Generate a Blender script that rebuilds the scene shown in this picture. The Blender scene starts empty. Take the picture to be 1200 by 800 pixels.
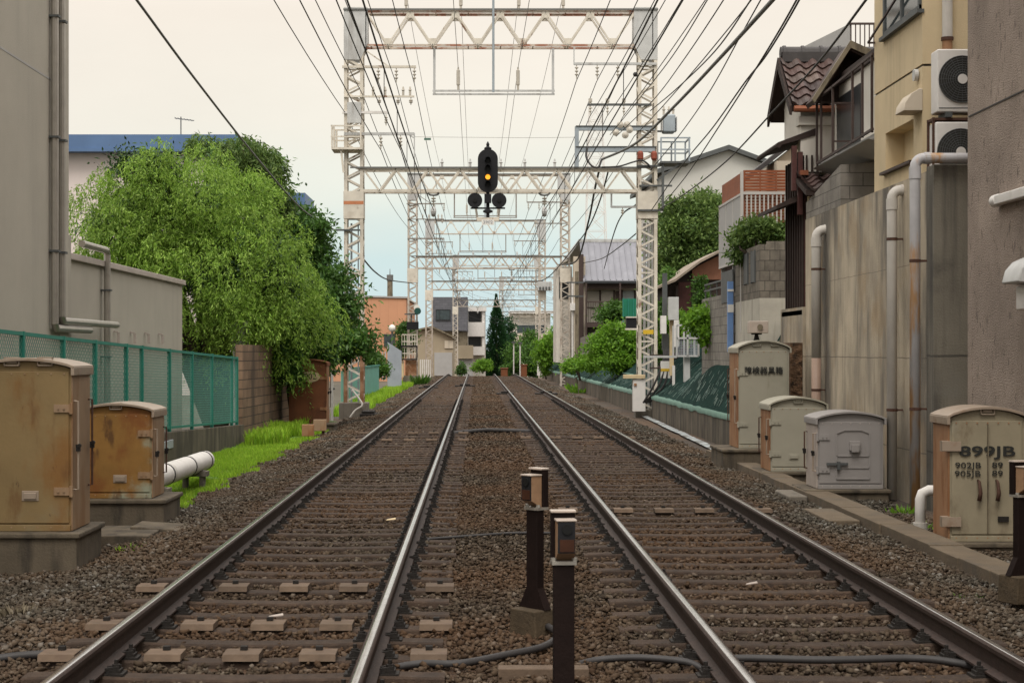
import bpy, bmesh, math, random
import numpy as np
from mathutils import Vector, Matrix, noise

random.seed(7)
RNG = np.random.default_rng(11)
SC = bpy.context.scene
COL = SC.collection
F, VX, VY, EYE = 2000.0, 558.0, 412.0, 1.6      # focal length and vanishing point in photo pixels, eye height above the rails
RAD = math.radians

def at(px, py, Y):
    return Vector(((px - VX) * Y / F, Y, EYE - (py - VY) * Y / F))

# ---------------------------------------------------------------- materials
def _n(nt, t, **k):
    n = nt.nodes.new(t)
    for a, v in k.items():
        setattr(n, a, v)
    return n

def _noise(nt, vec, scale, detail=5, stretch=None, rough=.6):
    if stretch:
        m = _n(nt, 'ShaderNodeMapping'); m.inputs['Scale'].default_value = stretch
        nt.links.new(vec, m.inputs['Vector']); vec = m.outputs['Vector']
    t = _n(nt, 'ShaderNodeTexNoise')
    t.inputs['Scale'].default_value = scale; t.inputs['Detail'].default_value = detail
    t.inputs['Roughness'].default_value = rough
    nt.links.new(vec, t.inputs['Vector'])
    return t.outputs['Fac']

def _range(nt, val, a, b, c=0., d=1., smooth=False):
    m = _n(nt, 'ShaderNodeMapRange')
    if smooth: m.interpolation_type = 'SMOOTHSTEP'
    for i, v in zip((1, 2, 3, 4), (a, b, c, d)):
        m.inputs[i].default_value = v
    nt.links.new(val, m.inputs[0])
    return m.outputs[0]

def _mix(nt, fac, a, b):
    m = _n(nt, 'ShaderNodeMix', data_type='RGBA')
    if isinstance(fac, float): m.inputs[0].default_value = fac
    else: nt.links.new(fac, m.inputs[0])
    for s, v in ((m.inputs[6], a), (m.inputs[7], b)):
        if isinstance(v, tuple): s.default_value = (*v[:3], 1)
        else: nt.links.new(v, s)
    return m.outputs[2]

def _math(nt, op, a, b=None):
    m = _n(nt, 'ShaderNodeMath', operation=op)
    for i, v in enumerate((a, b)):
        if v is None: continue
        if isinstance(v, (int, float)): m.inputs[i].default_value = v
        else: nt.links.new(v, m.inputs[i])
    return m.outputs[0]

def mat(name, col, rough=.8, metal=0., var=.14, vs=3., layers=(), bump=0., bs=60., spec=.35, lines=(), blocks=None,
        island=None, objrand=0., bdetail=4, bdist=.02, translucent=0., emit=None, xmix=None):
    m = bpy.data.materials.new(name); m.use_nodes = True
    nt = m.node_tree; nt.nodes.clear()
    out = _n(nt, 'ShaderNodeOutputMaterial'); b = _n(nt, 'ShaderNodeBsdfPrincipled')
    tc = _n(nt, 'ShaderNodeTexCoord'); vec = tc.outputs['Object']
    b.inputs['Roughness'].default_value = rough; b.inputs['Metallic'].default_value = metal
    b.inputs['Specular IOR Level'].default_value = spec
    c = tuple(col)
    height = None
    if island:
        g = _n(nt, 'ShaderNodeNewGeometry')
        cr = _n(nt, 'ShaderNodeValToRGB')
        els = cr.color_ramp.elements
        cols = [c] + list(island)
        els[0].color = (*cols[0], 1); els[1].color = (*cols[-1], 1)
        for i in range(1, len(cols) - 1):
            e = els.new(i / (len(cols) - 1)); e.color = (*cols[i], 1)
        nt.links.new(g.outputs['Random Per Island'], cr.inputs[0]); c = cr.outputs[0]
    if blocks:                                   # block or tile courses: (width, height, joint, joint colour, contrast)
        w, h, j, jc, con = blocks
        sx = _n(nt, 'ShaderNodeSeparateXYZ'); nt.links.new(vec, sx.inputs[0])
        cb = _n(nt, 'ShaderNodeCombineXYZ')
        nt.links.new(_math(nt, 'ADD', sx.outputs[0], sx.outputs[1]), cb.inputs[0]); nt.links.new(sx.outputs[2], cb.inputs[1])
        bt = _n(nt, 'ShaderNodeTexBrick')
        bt.inputs['Scale'].default_value = 1; bt.inputs['Brick Width'].default_value = w; bt.inputs['Row Height'].default_value = h
        bt.inputs['Mortar Size'].default_value = j; bt.inputs['Mortar Smooth'].default_value = .3
        bt.inputs['Color1'].default_value = (*[q * (1 - con) for q in col], 1); bt.inputs['Color2'].default_value = (*[q * (1 + con) for q in col], 1)
        bt.inputs['Mortar'].default_value = (*jc, 1)
        nt.links.new(cb.outputs[0], bt.inputs['Vector'])
        c = bt.outputs['Color']; height = bt.outputs['Fac']
    if var:
        v = _range(nt, _noise(nt, vec, vs, 6), .3, .7, 1 - var, 1 + var)
        s = _n(nt, 'ShaderNodeVectorMath', operation='SCALE')
        if isinstance(c, tuple): s.inputs[0].default_value = c
        else: nt.links.new(c, s.inputs[0])
        nt.links.new(v, s.inputs['Scale']); c = s.outputs[0]
    if objrand:
        oi = _n(nt, 'ShaderNodeObjectInfo')
        s = _n(nt, 'ShaderNodeVectorMath', operation='SCALE')
        if isinstance(c, tuple): s.inputs[0].default_value = c
        else: nt.links.new(c, s.inputs[0])
        nt.links.new(_range(nt, oi.outputs['Random'], 0, 1, 1 - objrand, 1 + objrand), s.inputs['Scale']); c = s.outputs[0]
    for i, (lc, sc, st, lo, hi, amt) in enumerate(layers):
        mp = _n(nt, 'ShaderNodeMapping'); mp.inputs['Location'].default_value = (i * 7.3, i * 3.1, i * 1.7)
        nt.links.new(vec, mp.inputs['Vector'])
        f = _range(nt, _noise(nt, mp.outputs[0], sc, 6, st), lo, hi, 0, amt, True)
        c = _mix(nt, f, c, tuple(lc))
    if xmix:                                     # cleaner, greyer stone on the shoulders beside the tracks
        sx = _n(nt, 'ShaderNodeSeparateXYZ'); nt.links.new(vec, sx.inputs[0])
        d = _math(nt, 'ADD', _math(nt, 'ABSOLUTE', _math(nt, 'SUBTRACT', sx.outputs[0], .375)), _math(nt, 'MULTIPLY', _noise(nt, vec, 1.1, 4), .9))
        sc2 = _n(nt, 'ShaderNodeVectorMath', operation='MULTIPLY'); nt.links.new(c, sc2.inputs[0]); sc2.inputs[1].default_value = xmix
        c = _mix(nt, _range(nt, d, 3.1, 3.8, 0, 1, True), c, sc2.outputs[0])
    if lines:                                    # thin level joints: (height, half width, colour)
        sx = _n(nt, 'ShaderNodeSeparateXYZ'); nt.links.new(vec, sx.inputs[0])
        zz = _math(nt, 'ADD', sx.outputs[2], _math(nt, 'MULTIPLY', _noise(nt, vec, 3, 4), .035))
        for (z0, hw, lc) in lines:
            d = _math(nt, 'ABSOLUTE', _math(nt, 'SUBTRACT', zz, z0 + .017))
            c = _mix(nt, _range(nt, d, hw * .4, hw, .75, 0, True), c, tuple(lc))
    if isinstance(c, tuple): b.inputs['Base Color'].default_value = (*c, 1)
    else: nt.links.new(c, b.inputs['Base Color'])
    if bump or height is not None:
        bn = _n(nt, 'ShaderNodeBump'); bn.inputs['Strength'].default_value = bump or .5; bn.inputs['Distance'].default_value = bdist
        if bump:
            h = _noise(nt, vec, bs, bdetail)
            if height is not None: h = _math(nt, 'SUBTRACT', h, _math(nt, 'MULTIPLY', height, 1.2))
        else: h = _math(nt, 'MULTIPLY', height, -1.)
        nt.links.new(h, bn.inputs['Height']); nt.links.new(bn.outputs[0], b.inputs['Normal'])
    if emit:
        b.inputs['Emission Color'].default_value = (*emit[0], 1); b.inputs['Emission Strength'].default_value = emit[1]
    sh = b.outputs[0]
    if translucent:
        t = _n(nt, 'ShaderNodeBsdfTranslucent'); mx = _n(nt, 'ShaderNodeMixShader'); mx.inputs[0].default_value = translucent
        if isinstance(c, tuple): t.inputs[0].default_value = (*c, 1)
        else: nt.links.new(c, t.inputs[0])
        nt.links.new(sh, mx.inputs[1]); nt.links.new(t.outputs[0], mx.inputs[2]); sh = mx.outputs[0]
    nt.links.new(sh, out.inputs[0])
    return m

RUST = (.16, .062, .022); RUSTD = (.07, .028, .014); GRIME = (.05, .045, .038)
ST = (1, 1, .08)
MT = {}
def mk(key, *a, **k): MT[key] = mat(key, *a, **k)
mk('stone', (.046, .034, .022), .9, island=[(.072, .054, .037), (.019, .014, .009), (.052, .038, .025), (.100, .078, .056), (.031, .021, .013), (.064, .048, .033), (.020, .014, .010), (.054, .039, .026), (.15, .125, .10)], var=.3, vs=25,
   layers=[((.095, .048, .023), .35, None, .36, .62, .5)], spec=.2, xmix=(1.25, 1.45, 1.65))
mk('ballast', (.060, .041, .028), .95, xmix=(1.3, 1.5, 1.75), var=.5, vs=26, bump=1., bs=26, bdist=.05,
   layers=[((.012, .010, .009), 30, None, .52, .68, .7), ((.10, .085, .07), 34, None, .62, .72, .7), ((.10, .050, .024), .3, None, .38, .62, .55)])
mk('sleeper', (.048, .030, .020), .9, var=.3, vs=14, objrand=.18, bump=.5, bs=70, layers=[((.022, .015, .012), 6, None, .45, .65, .6), ((.08, .06, .046), 9, None, .6, .75, .5)])
mk('pad', (.115, .078, .052), .8, var=.2, vs=12, objrand=.2, bump=.2, bs=40, layers=[((.11, .07, .05), 7, None, .5, .7, .5)])
mk('dark_iron', (.015, .012, .010), .75, var=.3, vs=20, bump=.3, bs=80, spec=.3)
mk('rail_side', (.036, .021, .016), .65, metal=.2, var=.3, vs=18, bump=.3, bs=90, spec=.35)
mk('rail_top', (.62, .62, .63), .17, metal=.95, var=.12, vs=9, layers=[((.20, .15, .12), 4, (4, .15, 1), .56, .72, .5)])
mk('ground', (.09, .08, .06), .95, var=.3, vs=1.2, bump=.6, bs=20)
mk('grass_base', (.07, .14, .018), .95, var=.3, vs=2, bump=.6, bs=30)
mk('grass', (.24, .43, .024), .6, island=[(.34, .53, .04), (.15, .30, .02), (.36, .47, .06)], var=.15, vs=1.5, translucent=.35, spec=.2)
mk('concrete', (.155, .135, .11), .9, var=.16, vs=2, bump=.4, bs=45, layers=[((.06, .054, .045), 5, ST, .48, .68, .7), ((.20, .18, .15), 1.2, None, .55, .7, .4), ((.09, .078, .06), .9, None, .5, .75, .5)])
mk('wall_concrete', (.43, .365, .275), .9, var=.25, vs=.8, bump=.35, bs=40,
   layers=[((.20, .178, .15), 1.8, (1, 1, .35), .44, .66, .6), ((.52, .45, .34), 3, (1, 1, .5), .52, .70, .5), ((.085, .077, .068), .8, (1, 1, .25), .46, .62, .85), ((.10, .09, .076), 5, (1, 1, .14), .56, .72, .55), ((.30, .20, .10), .9, None, .54, .68, .4), ((.28, .18, .085), 1.3, (1, 1, .5), .56, .72, .5), ((.10, .09, .078), 7, (1, 1, .06), .60, .70, .5)],
   lines=[(.85, .010, (.085, .073, .06)), (2.02, .010, (.10, .085, .07)), (3.2, .006, (.13, .11, .09))])
mk('pour_dark', (.195, .175, .14), .9, var=.22, vs=1., bump=.4, bs=40,
   layers=[((.05, .046, .042), 2.6, (1, 1, .06), .46, .62, .75), ((.19, .18, .155), 1.3, None, .55, .7, .5), ((.04, .037, .034), .8, None, .52, .7, .6)],
   lines=[(.9, .012, (.04, .036, .03)), (2.05, .02, (.05, .045, .04))])
mk('stucco_dark', (.33, .265, .22), .95, var=.22, vs=1.3, bump=.9, bs=55, bdist=.03,
   layers=[((.12, .092, .078), 16, (1, 1, .45), .57, .68, .75), ((.36, .30, .25), 24, None, .6, .72, .4), ((.18, .145, .12), .7, (1, 1, .4), .5, .75, .5)])
mk('stucco_grey', (.42, .385, .325), .92, var=.06, vs=1., bump=.35, bs=70, layers=[((.27, .25, .215), 1.1, ST, .5, .75, .4)])
mk('plaster_yellow', (.59, .475, .305), .9, var=.1, vs=1, bump=.2, bs=60, layers=[((.36, .29, .18), 3, (1, 1, .07), .52, .7, .5), ((.25, .22, .17), 1.2, (1, 1, .15), .58, .75, .45)])
mk('plaster_white', (.62, .58, .52), .9, var=.07, vs=1.5, bump=.15, bs=60, layers=[((.40, .37, .32), 2.5, ST, .55, .75, .5)])
mk('plaster_cream', (.52, .45, .36), .9, var=.08, vs=1.2, layers=[((.34, .29, .23), 2, ST, .55, .75, .5)])
mk('plaster_pink', (.64, .56, .53), .9, var=.05, vs=.5)
mk('plaster_orange', (.52, .265, .155), .9, var=.06, vs=.6, blocks=(.6, 30., .012, (.46, .23, .135), .02))
mk('tile_slate', (.11, .11, .125), .6, var=.12, vs=1.5, blocks=(.6, .3, .012, (.06, .06, .07), .12))
mk('plaster_tan', (.34, .28, .20), .9, var=.08, vs=.6, layers=[((.25, .2, .15), 1, ST, .5, .7, .5)])
mk('block_tan', (.20, .13, .085), .92, var=.25, vs=2, bump=.4, bs=50, blocks=(.9, .2, .012, (.06, .045, .035), .16), layers=[((.05, .038, .03), 1.2, (1, 1, .2), .5, .68, .75)])
mk('block_grey', (.22, .20, .175), .92, var=.25, vs=3, bump=.4, bs=50, blocks=(.4, .2, .007, (.07, .063, .055), .12), layers=[((.09, .08, .07), 1.5, (1, 1, .2), .52, .7, .6)])
mk('block_dark', (.15, .13, .105), .92, var=.25, vs=5, bump=.6, bs=30, blocks=(.2, .2, .007, (.05, .043, .036), .16), layers=[((.06, .052, .045), 2, (1, 1, .2), .5, .7, .6)])
mk('rubble', (.14, .08, .045), .95, var=.5, vs=5, bump=1., bs=9, bdist=.1, layers=[((.02, .014, .01), 6, None, .5, .62, .9)])
mk('steel_white', (.60, .55, .47), .65, var=.12, vs=3, objrand=.05, layers=[(RUST, 3.4, (1, 1, .5), .60, .70, .85), ((.38, .32, .25), 2, None, .5, .72, .5)], bump=.1)
mk('steel_rusty', (.50, .43, .36), .7, var=.15, vs=3, layers=[((.30, .11, .06), 2.2, (1, 1, 1), .46, .60, .85), (RUSTD, 6, None, .60, .72, .7)], bump=.2)
mk('steel_rustbase', (.30, .17, .10), .8, var=.2, vs=5, layers=[(RUST, 4, None, .4, .58, .85), ((.5, .43, .36), 5, None, .62, .7, .6)], bump=.2)
mk('steel_grey', (.46, .46, .45), .55, metal=.1, var=.12, vs=4, layers=[((.22, .2, .18), 5, ST, .5, .7, .5)])
mk('steel_blue', (.30, .34, .37), .55, metal=.2, var=.12, vs=4)
mk('steel_dark', (.08, .085, .085), .6, var=.15, vs=4)
mk('orange_band', (.48, .19, .09), .7, var=.12, vs=6)
mk('red_paint', (.24, .06, .035), .6, var=.15)
mk('insulator', (.46, .42, .36), .3, var=.1, vs=8)
mk('wire', (.035, .033, .033), .6, var=0)
mk('wire_grey', (.13, .13, .125), .5, var=0)
mk('wire_thin', (.28, .26, .24), .6, var=0)
mk('signal_black', (.010, .010, .012), .6, spec=.25, var=.2, vs=10)
mk('lens_dark', (.010, .010, .010), .45, var=0, spec=.2)
mk('lens_amber', (.6, .25, .02), .3, var=0, emit=((1., .36, .025), 1.5))
mk('lamp_teal', (.02, .07, .06), .2, var=0)
mk('cab_tan', (.225, .155, .07), .55, var=.14, vs=1.6, bump=.1, bs=25, layers=[((.20, .21, .155), .9, None, .47, .62, .6), ((.20, .09, .022), 1.5, (1, 1, .55), .49, .66, .8), ((.12, .055, .02), 4, (1, 1, .3), .58, .70, .6), ((.06, .03, .018), 14, (1, 1, .5), .66, .74, .8)], spec=.3)
mk('cab_rust', (.26, .135, .035), .6, var=.2, vs=2, bump=.12, bs=25, layers=[((.29, .31, .23), 1.1, None, .45, .55, .9), ((.19, .068, .018), 2.0, (1, 1, .7), .47, .62, .9), ((.07, .03, .014), 5, (1, 1, .4), .57, .70, .75)], spec=.3)
mk('cab_side', (.29, .195, .12), .55, var=.12, vs=4, layers=[((.22, .11, .045), 4, (1, 1, .25), .5, .66, .7)])
mk('cab_side_orange', (.31, .165, .085), .6, var=.14, vs=4, layers=[((.21, .085, .03), 4, (1, 1, .3), .48, .62, .8)])
mk('cab_darkrust', (.165, .058, .022), .65, var=.2, vs=3, layers=[((.075, .026, .013), 2, (1, 1, .5), .48, .66, .7)])
mk('cab_grime', (.17, .14, .095), .6, var=.15, vs=4, layers=[((.06, .045, .03), 5, (1, 1, .4), .5, .65, .8)])
mk('cab_lid', (.33, .26, .20), .45, metal=.2, var=.12, vs=5, layers=[((.21, .12, .07), 5, None, .55, .7, .6)])
mk('cab_sage', (.32, .30, .24), .6, var=.08, vs=1.5, bump=.06, bs=20, layers=[((.17, .13, .08), 5, (1, 1, .2), .60, .74, .55), ((.22, .215, .16), 1, None, .5, .7, .4)])
mk('cab_sage_dirty', (.28, .24, .165), .6, var=.14, vs=2, bump=.1, bs=20, layers=[((.12, .085, .05), 3, (1, 1, .5), .52, .70, .7), ((.36, .35, .28), 1.6, None, .55, .68, .4)])
mk('cab_grey', (.27, .25, .24), .55, var=.07, vs=2, bump=.05, bs=20, layers=[((.14, .11, .08), 3, (1, 1, .4), .62, .76, .5)])
mk('cab_grey_side', (.42, .36, .32), .55, var=.1, vs=3)
mk('letter', (.02, .02, .018), .7, var=.2, vs=30)
mk('letter_pale', (.30, .31, .34), .7, var=0)
mk('plate_cream', (.55, .43, .26), .7, var=.1, vs=9)
mk('plate_white', (.72, .70, .66), .6, var=.06, vs=9)
mk('plate_yellow', (.65, .42, .03), .6, var=.1, vs=9)
mk('paint_white', (.66, .63, .60), .5, var=.08, vs=4, layers=[((.4, .36, .31), 4, ST, .55, .72, .5)])
mk('pvc', (.50, .47, .43), .5, var=.1, vs=3, layers=[((.30, .27, .23), 4, (1, 1, .12), .52, .7, .3)])
mk('pvc_rust', (.45, .44, .45), .5, var=.12, vs=3, layers=[((.46, .24, .08), 2.4, (1, 1, .16), .44, .52, .85), ((.28, .25, .24), 4, (1, 1, .1), .55, .7, .3)])
mk('pvc_pink', (.27, .185, .14), .55, var=.12, vs=3, layers=[((.25, .15, .10), 3, (1, 1, .12), .5, .66, .6)])
mk('band_rust', (.07, .033, .022), .8, var=.25, vs=20)
mk('metal_pipe', (.40, .37, .33), .35, metal=.6, var=.1, vs=5)
mk('fence_green', (.025, .20, .15), .5, var=.1, vs=6)
mk('mesh_green', (.09, .26, .21), .5, var=.1, vs=6)
mk('sheet_green', (.16, .36, .30), .6, var=.1, vs=2, layers=[((.30, .36, .32), 3, ST, .55, .7, .5)])
mk('sheet_grey', (.34, .37, .41), .5, var=.1, vs=2)
mk('cover_green', (.01, .16, .09), .6, var=.12, vs=3)
mk('net', (.012, .032, .027), .95, spec=.08, var=.35, vs=2.2, bump=.8, bs=14, bdist=.06, layers=[((.02, .05, .04), 4, (1, 2.5, 1), .60, .74, .6), ((.010, .022, .020), .7, None, .5, .7, .6)])
mk('net_hem', (.10, .175, .14), .8, var=.2, vs=3, bump=.5, bs=12)
mk('net_tie', (.15, .22, .19), .7, island=[(.06, .11, .095), (.26, .32, .28)], var=0)
mk('bark', (.06, .045, .032), .95, var=.3, vs=8, bump=.8, bs=30)
mk('leaf_willow', (.19, .33, .035), .55, island=[(.28, .43, .07), (.085, .18, .018), (.35, .49, .11)], var=.25, vs=.9, translucent=.38, spec=.25)
mk('leaf_dark', (.05, .13, .022), .5, island=[(.085, .18, .03), (.03, .085, .018), (.12, .21, .04)], var=.25, vs=.9, translucent=.3, spec=.3)
mk('leaf_ivy', (.05, .12, .018), .5, island=[(.09, .19, .025), (.03, .08, .016)], var=.3, vs=1.2, translucent=.3, spec=.3)
mk('leaf_lime', (.12, .26, .02), .55, island=[(.18, .34, .03), (.07, .17, .018)], var=.25, vs=1.2, translucent=.38, spec=.25)
mk('leaf_conifer', (.02, .065, .022), .6, island=[(.03, .09, .028), (.014, .045, .018)], var=.25, vs=.6, translucent=.15, spec=.2)
mk('leaf_olive', (.085, .15, .032), .55, island=[(.13, .20, .045), (.045, .09, .022), (.16, .23, .055)], var=.25, vs=.8, translucent=.3, spec=.25)
mk('tile_brown', (.062, .038, .034), .55, island=[(.085, .05, .043), (.042, .029, .028), (.13, .095, .08), (.07, .04, .035)], var=.25, vs=6, bump=.2, bs=40, spec=.4)
mk('tile_dark', (.05, .045, .045), .6, var=.25, vs=4)
mk('roof_metal', (.20, .20, .225), .6, metal=.0, var=.06, vs=1.5, layers=[((.27, .27, .3), 1.5, ST, .5, .7, .5)])
mk('roof_blue', (.085, .15, .28), .5, var=.08, vs=1)
mk('roof_brown', (.23, .10, .06), .7, var=.2, vs=3)
mk('wood_maroon', (.085, .032, .028), .75, var=.25, vs=5, layers=[((.05, .02, .018), 6, (1, 1, .08), .5, .66, .6)])
mk('wood_dark', (.035, .022, .018), .8, var=.25, vs=6)
mk('wood_orange', (.24, .072, .028), .65, var=.2, vs=4, layers=[((.22, .055, .02), 5, (.1, .1, 3), .5, .66, .5)])
mk('trim_rust', (.25, .085, .04), .7, var=.2, vs=6)
mk('frame_brown', (.055, .035, .03), .65, var=.2, vs=8)
mk('rail_white', (.46, .435, .41), .6, var=.05)
mk('panel_grey', (.36, .35, .34), .7, var=.06, vs=2)
mk('glass', (.045, .06, .065), .08, var=.3, vs=2, spec=.6)
mk('glass_pale', (.33, .36, .36), .12, var=.15, vs=3, spec=.6)
mk('curtain', (.40, .37, .32), .9, var=.1, vs=4)
mk('window_dark', (.03, .032, .035), .3, var=.2, vs=4)
mk('sheet_blue', (.15, .26, .50), .6, var=.12, vs=3)
mk('grille_dark', (.035, .032, .03), .6, var=.1)
mk('chan_white', (.36, .39, .40), .8, var=.25, vs=2, layers=[((.07, .058, .045), 2.2, None, .44, .60, .9)])
mk('kerb', (.125, .095, .064), .9, var=.2, vs=3, bump=.5, bs=40, layers=[((.09, .075, .058), 2.5, None, .5, .68, .7)])
mk('cable', (.035, .032, .032), .6, var=.2, vs=8)
mk('brick', (.30, .12, .065), .9, var=.2, vs=3)
mk('lamp_globe', (.72, .69, .63), .3, var=0)
mk('amber_reflector', (.045, .017, .009), .3, var=.2, vs=20, spec=.3)
mk('cap_pale', (.42, .35, .30), .4, var=.1, vs=9)
mk('steel_mid', (.24, .215, .19), .7, var=.15, vs=4)
mk('tan_paint', (.30, .18, .105), .5, var=.14, vs=14, layers=[((.16, .09, .05), 12, None, .52, .68, .6)])
mk('post_brown', (.011, .006, .005), .7, spec=.12, var=.25, vs=10, bump=.15, bs=60)

mk('plinth_dark', (.11, .088, .062), .9, var=.25, vs=3, bump=.4, bs=45, layers=[((.03, .025, .02), 4, (1, 1, .2), .47, .66, .75), ((.14, .115, .085), 1.6, None, .55, .7, .5)])
mk('wall_stained', (.115, .095, .07), .9, var=.25, vs=2, bump=.4, bs=45, layers=[((.045, .038, .03), 3, (1, 1, .12), .45, .62, .8), ((.22, .19, .15), 2, (1, 1, .2), .58, .7, .5)])
mk('concrete_pale', (.42, .39, .33), .9, var=.15, vs=1.5, bump=.2, bs=40, layers=[((.2, .18, .15), 4, ST, .5, .7, .6), ((.12, .11, .09), 1, (1, 1, .3), .58, .75, .5)])
mk('plaster_hall', (.50, .49, .455), .9, var=.05, vs=.4)
mk('post_base', (.06, .042, .024), .9, var=.3, vs=8, bump=.4, bs=40)
mk('leaf_inner_shade', (.022, .055, .012), .6, var=.3, vs=1)  # leaf green painted extra dark to deepen the shade inside the willow crown
mk('steel_far', (.47, .42, .36), .7, var=.15, vs=2, layers=[((.20, .12, .08), 2.4, None, .55, .68, .7)])
mk('shed_roof', (.26, .21, .165), .8, var=.2, vs=4)
# ---------------------------------------------------------------- mesh builder
RL = {}          # origin (world) of every object built so far
class MB:
    def __init__(s): s.v = []; s.f = []
    def add(s, vs, fs):
        o = len(s.v); s.v += [tuple(q) for q in vs]; s.f += [tuple(i + o for i in q) for q in fs]; return s
    def box(s, x0, x1, y0, y1, z0, z1):
        return s.add([(x0, y0, z0), (x1, y0, z0), (x1, y1, z0), (x0, y1, z0), (x0, y0, z1), (x1, y0, z1), (x1, y1, z1), (x0, y1, z1)],
                     [(3, 2, 1, 0), (4, 5, 6, 7), (0, 1, 5, 4), (1, 2, 6, 5), (2, 3, 7, 6), (3, 0, 4, 7)])
    def bar(s, a, b, w, h=None, roll=0.):
        a, b = Vector(a), Vector(b); h = h or w; d = (b - a)
        if d.length < 1e-6: return s
        d.normalize()
        up = Vector((0, 0, 1)) if abs(d.z) < .95 else Vector((0, 1, 0))
        x = d.cross(up).normalized(); y = x.cross(d).normalized()
        if roll: x, y = x * math.cos(roll) + y * math.sin(roll), y * math.cos(roll) - x * math.sin(roll)
        q = [p + x * (i * w / 2) + y * (j * h / 2) for p in (a, b) for i, j in ((-1, -1), (1, -1), (1, 1), (-1, 1))]
        return s.add(q, [(3, 2, 1, 0), (4, 5, 6, 7), (0, 1, 5, 4), (1, 2, 6, 5), (2, 3, 7, 6), (3, 0, 4, 7)])
    def tube(s, pts, r, n=8, cap=True):
        P = [Vector(p) for p in pts]; R = list(r) if isinstance(r, (list, tuple)) else [r] * len(P)
        vs = []; fs = []; x = None
        for i, p in enumerate(P):
            d = (P[min(i + 1, len(P) - 1)] - P[max(i - 1, 0)]).normalized()
            if x is None:
                x = d.cross(Vector((0, 0, 1)) if abs(d.z) < .9 else Vector((0, 1, 0))).normalized()
            else:
                x = (x - d * x.dot(d)).normalized()
            y = d.cross(x)
            for k in range(n):
                a = 2 * math.pi * k / n
                vs.append(p + (x * math.cos(a) + y * math.sin(a)) * R[i])
        for i in range(len(P) - 1):
            for k in range(n):
                fs.append((i * n + k, i * n + (k + 1) % n, (i + 1) * n + (k + 1) % n, (i + 1) * n + k))
        if cap:
            fs.append(tuple(range(n))[::-1]); fs.append(tuple(range((len(P) - 1) * n, len(P) * n)))
        return s.add(vs, fs)
    def lathe(s, c, prof, n=12, axis='z'):
        vs = []; fs = []
        for r, z in prof:
            for k in range(n):
                a = 2 * math.pi * k / n; q = (r * math.cos(a), r * math.sin(a), z)
                if axis == 'y': q = (q[0], q[2], q[1])
                elif axis == 'x': q = (q[2], q[0], q[1])
                vs.append((c[0] + q[0], c[1] + q[1], c[2] + q[2]))
        for i in range(len(prof) - 1):
            for k in range(n):
                fs.append((i * n + k, i * n + (k + 1) % n, (i + 1) * n + (k + 1) % n, (i + 1) * n + k))
        fs.append(tuple(range(n))[::-1]); fs.append(tuple(range((len(prof) - 1) * n, len(prof) * n)))
        return s.add(vs, fs)
    def prism(s, pts, axis, a, b):
        """polygon (two coordinates, the remaining axes in order) extruded along axis from a to b"""
        def p3(p, t):
            return {'x': (t, p[0], p[1]), 'y': (p[0], t, p[1]), 'z': (p[0], p[1], t)}[axis]
        n = len(pts)
        return s.add([p3(p, a) for p in pts] + [p3(p, b) for p in pts],
                     [tuple(range(n))[::-1], tuple(range(n, 2 * n))] + [(i, (i + 1) % n, n + (i + 1) % n, n + i) for i in range(n)])
    def build(s, name, m, parent=None, smooth=False, bevel=0., origin=None, fixn=True):
        if parent is not None: o0 = Vector(RL[parent.name])
        elif origin is not None: o0 = Vector(origin)
        else:
            A = np.array(s.v); mn = A.min(0); mx = A.max(0); o0 = Vector(((mn[0] + mx[0]) / 2, (mn[1] + mx[1]) / 2, mn[2]))
        me = bpy.data.meshes.new(name)
        me.from_pydata([(q[0] - o0.x, q[1] - o0.y, q[2] - o0.z) for q in s.v], [], s.f)
        if fixn and len(s.f) < 20000:
            bm = bmesh.new(); bm.from_mesh(me); bmesh.ops.recalc_face_normals(bm, faces=bm.faces); bm.to_mesh(me); bm.free()
        if smooth:
            me.polygons.foreach_set('use_smooth', [True] * len(me.polygons))
        return place(name, me, m, parent, o0, bevel)

def place(name, me, m, parent, o0, bevel=0.):
    me.materials.append(MT[m] if isinstance(m, str) else m)
    o = bpy.data.objects.new(name, me); COL.objects.link(o)
    if parent is not None: o.parent = parent
    else: o.location = o0
    RL[o.name] = tuple(o0)
    if bevel:
        b = o.modifiers.new('bevel', 'BEVEL'); b.width = bevel; b.segments = 2; b.limit_method = 'ANGLE'; b.angle_limit = RAD(35)
        o.modifiers.new('wn', 'WEIGHTED_NORMAL')
        me.polygons.foreach_set('use_smooth', [True] * len(me.polygons))
    return o

def npmesh(name, V, Q, m, parent=None, origin=(0, 0, 0), smooth=False):
    """V (n,3) floats, Q (k,4) or (k,3) ints"""
    o0 = Vector(RL[parent.name]) if parent is not None else Vector(origin)
    V = np.asarray(V, dtype=np.float32) - np.array(o0, dtype=np.float32); Q = np.asarray(Q, dtype=np.int32)
    me = bpy.data.meshes.new(name); k = Q.shape[1]
    me.vertices.add(len(V)); me.vertices.foreach_set('co', V.ravel())
    me.loops.add(Q.size); me.loops.foreach_set('vertex_index', Q.ravel())
    me.polygons.add(len(Q)); me.polygons.foreach_set('loop_start', np.arange(0, Q.size, k, dtype=np.int32))
    if smooth: me.polygons.foreach_set('use_smooth', np.ones(len(Q), dtype=bool))
    me.update(calc_edges=True); me.validate()
    return place(name, me, m, parent, o0)

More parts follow.
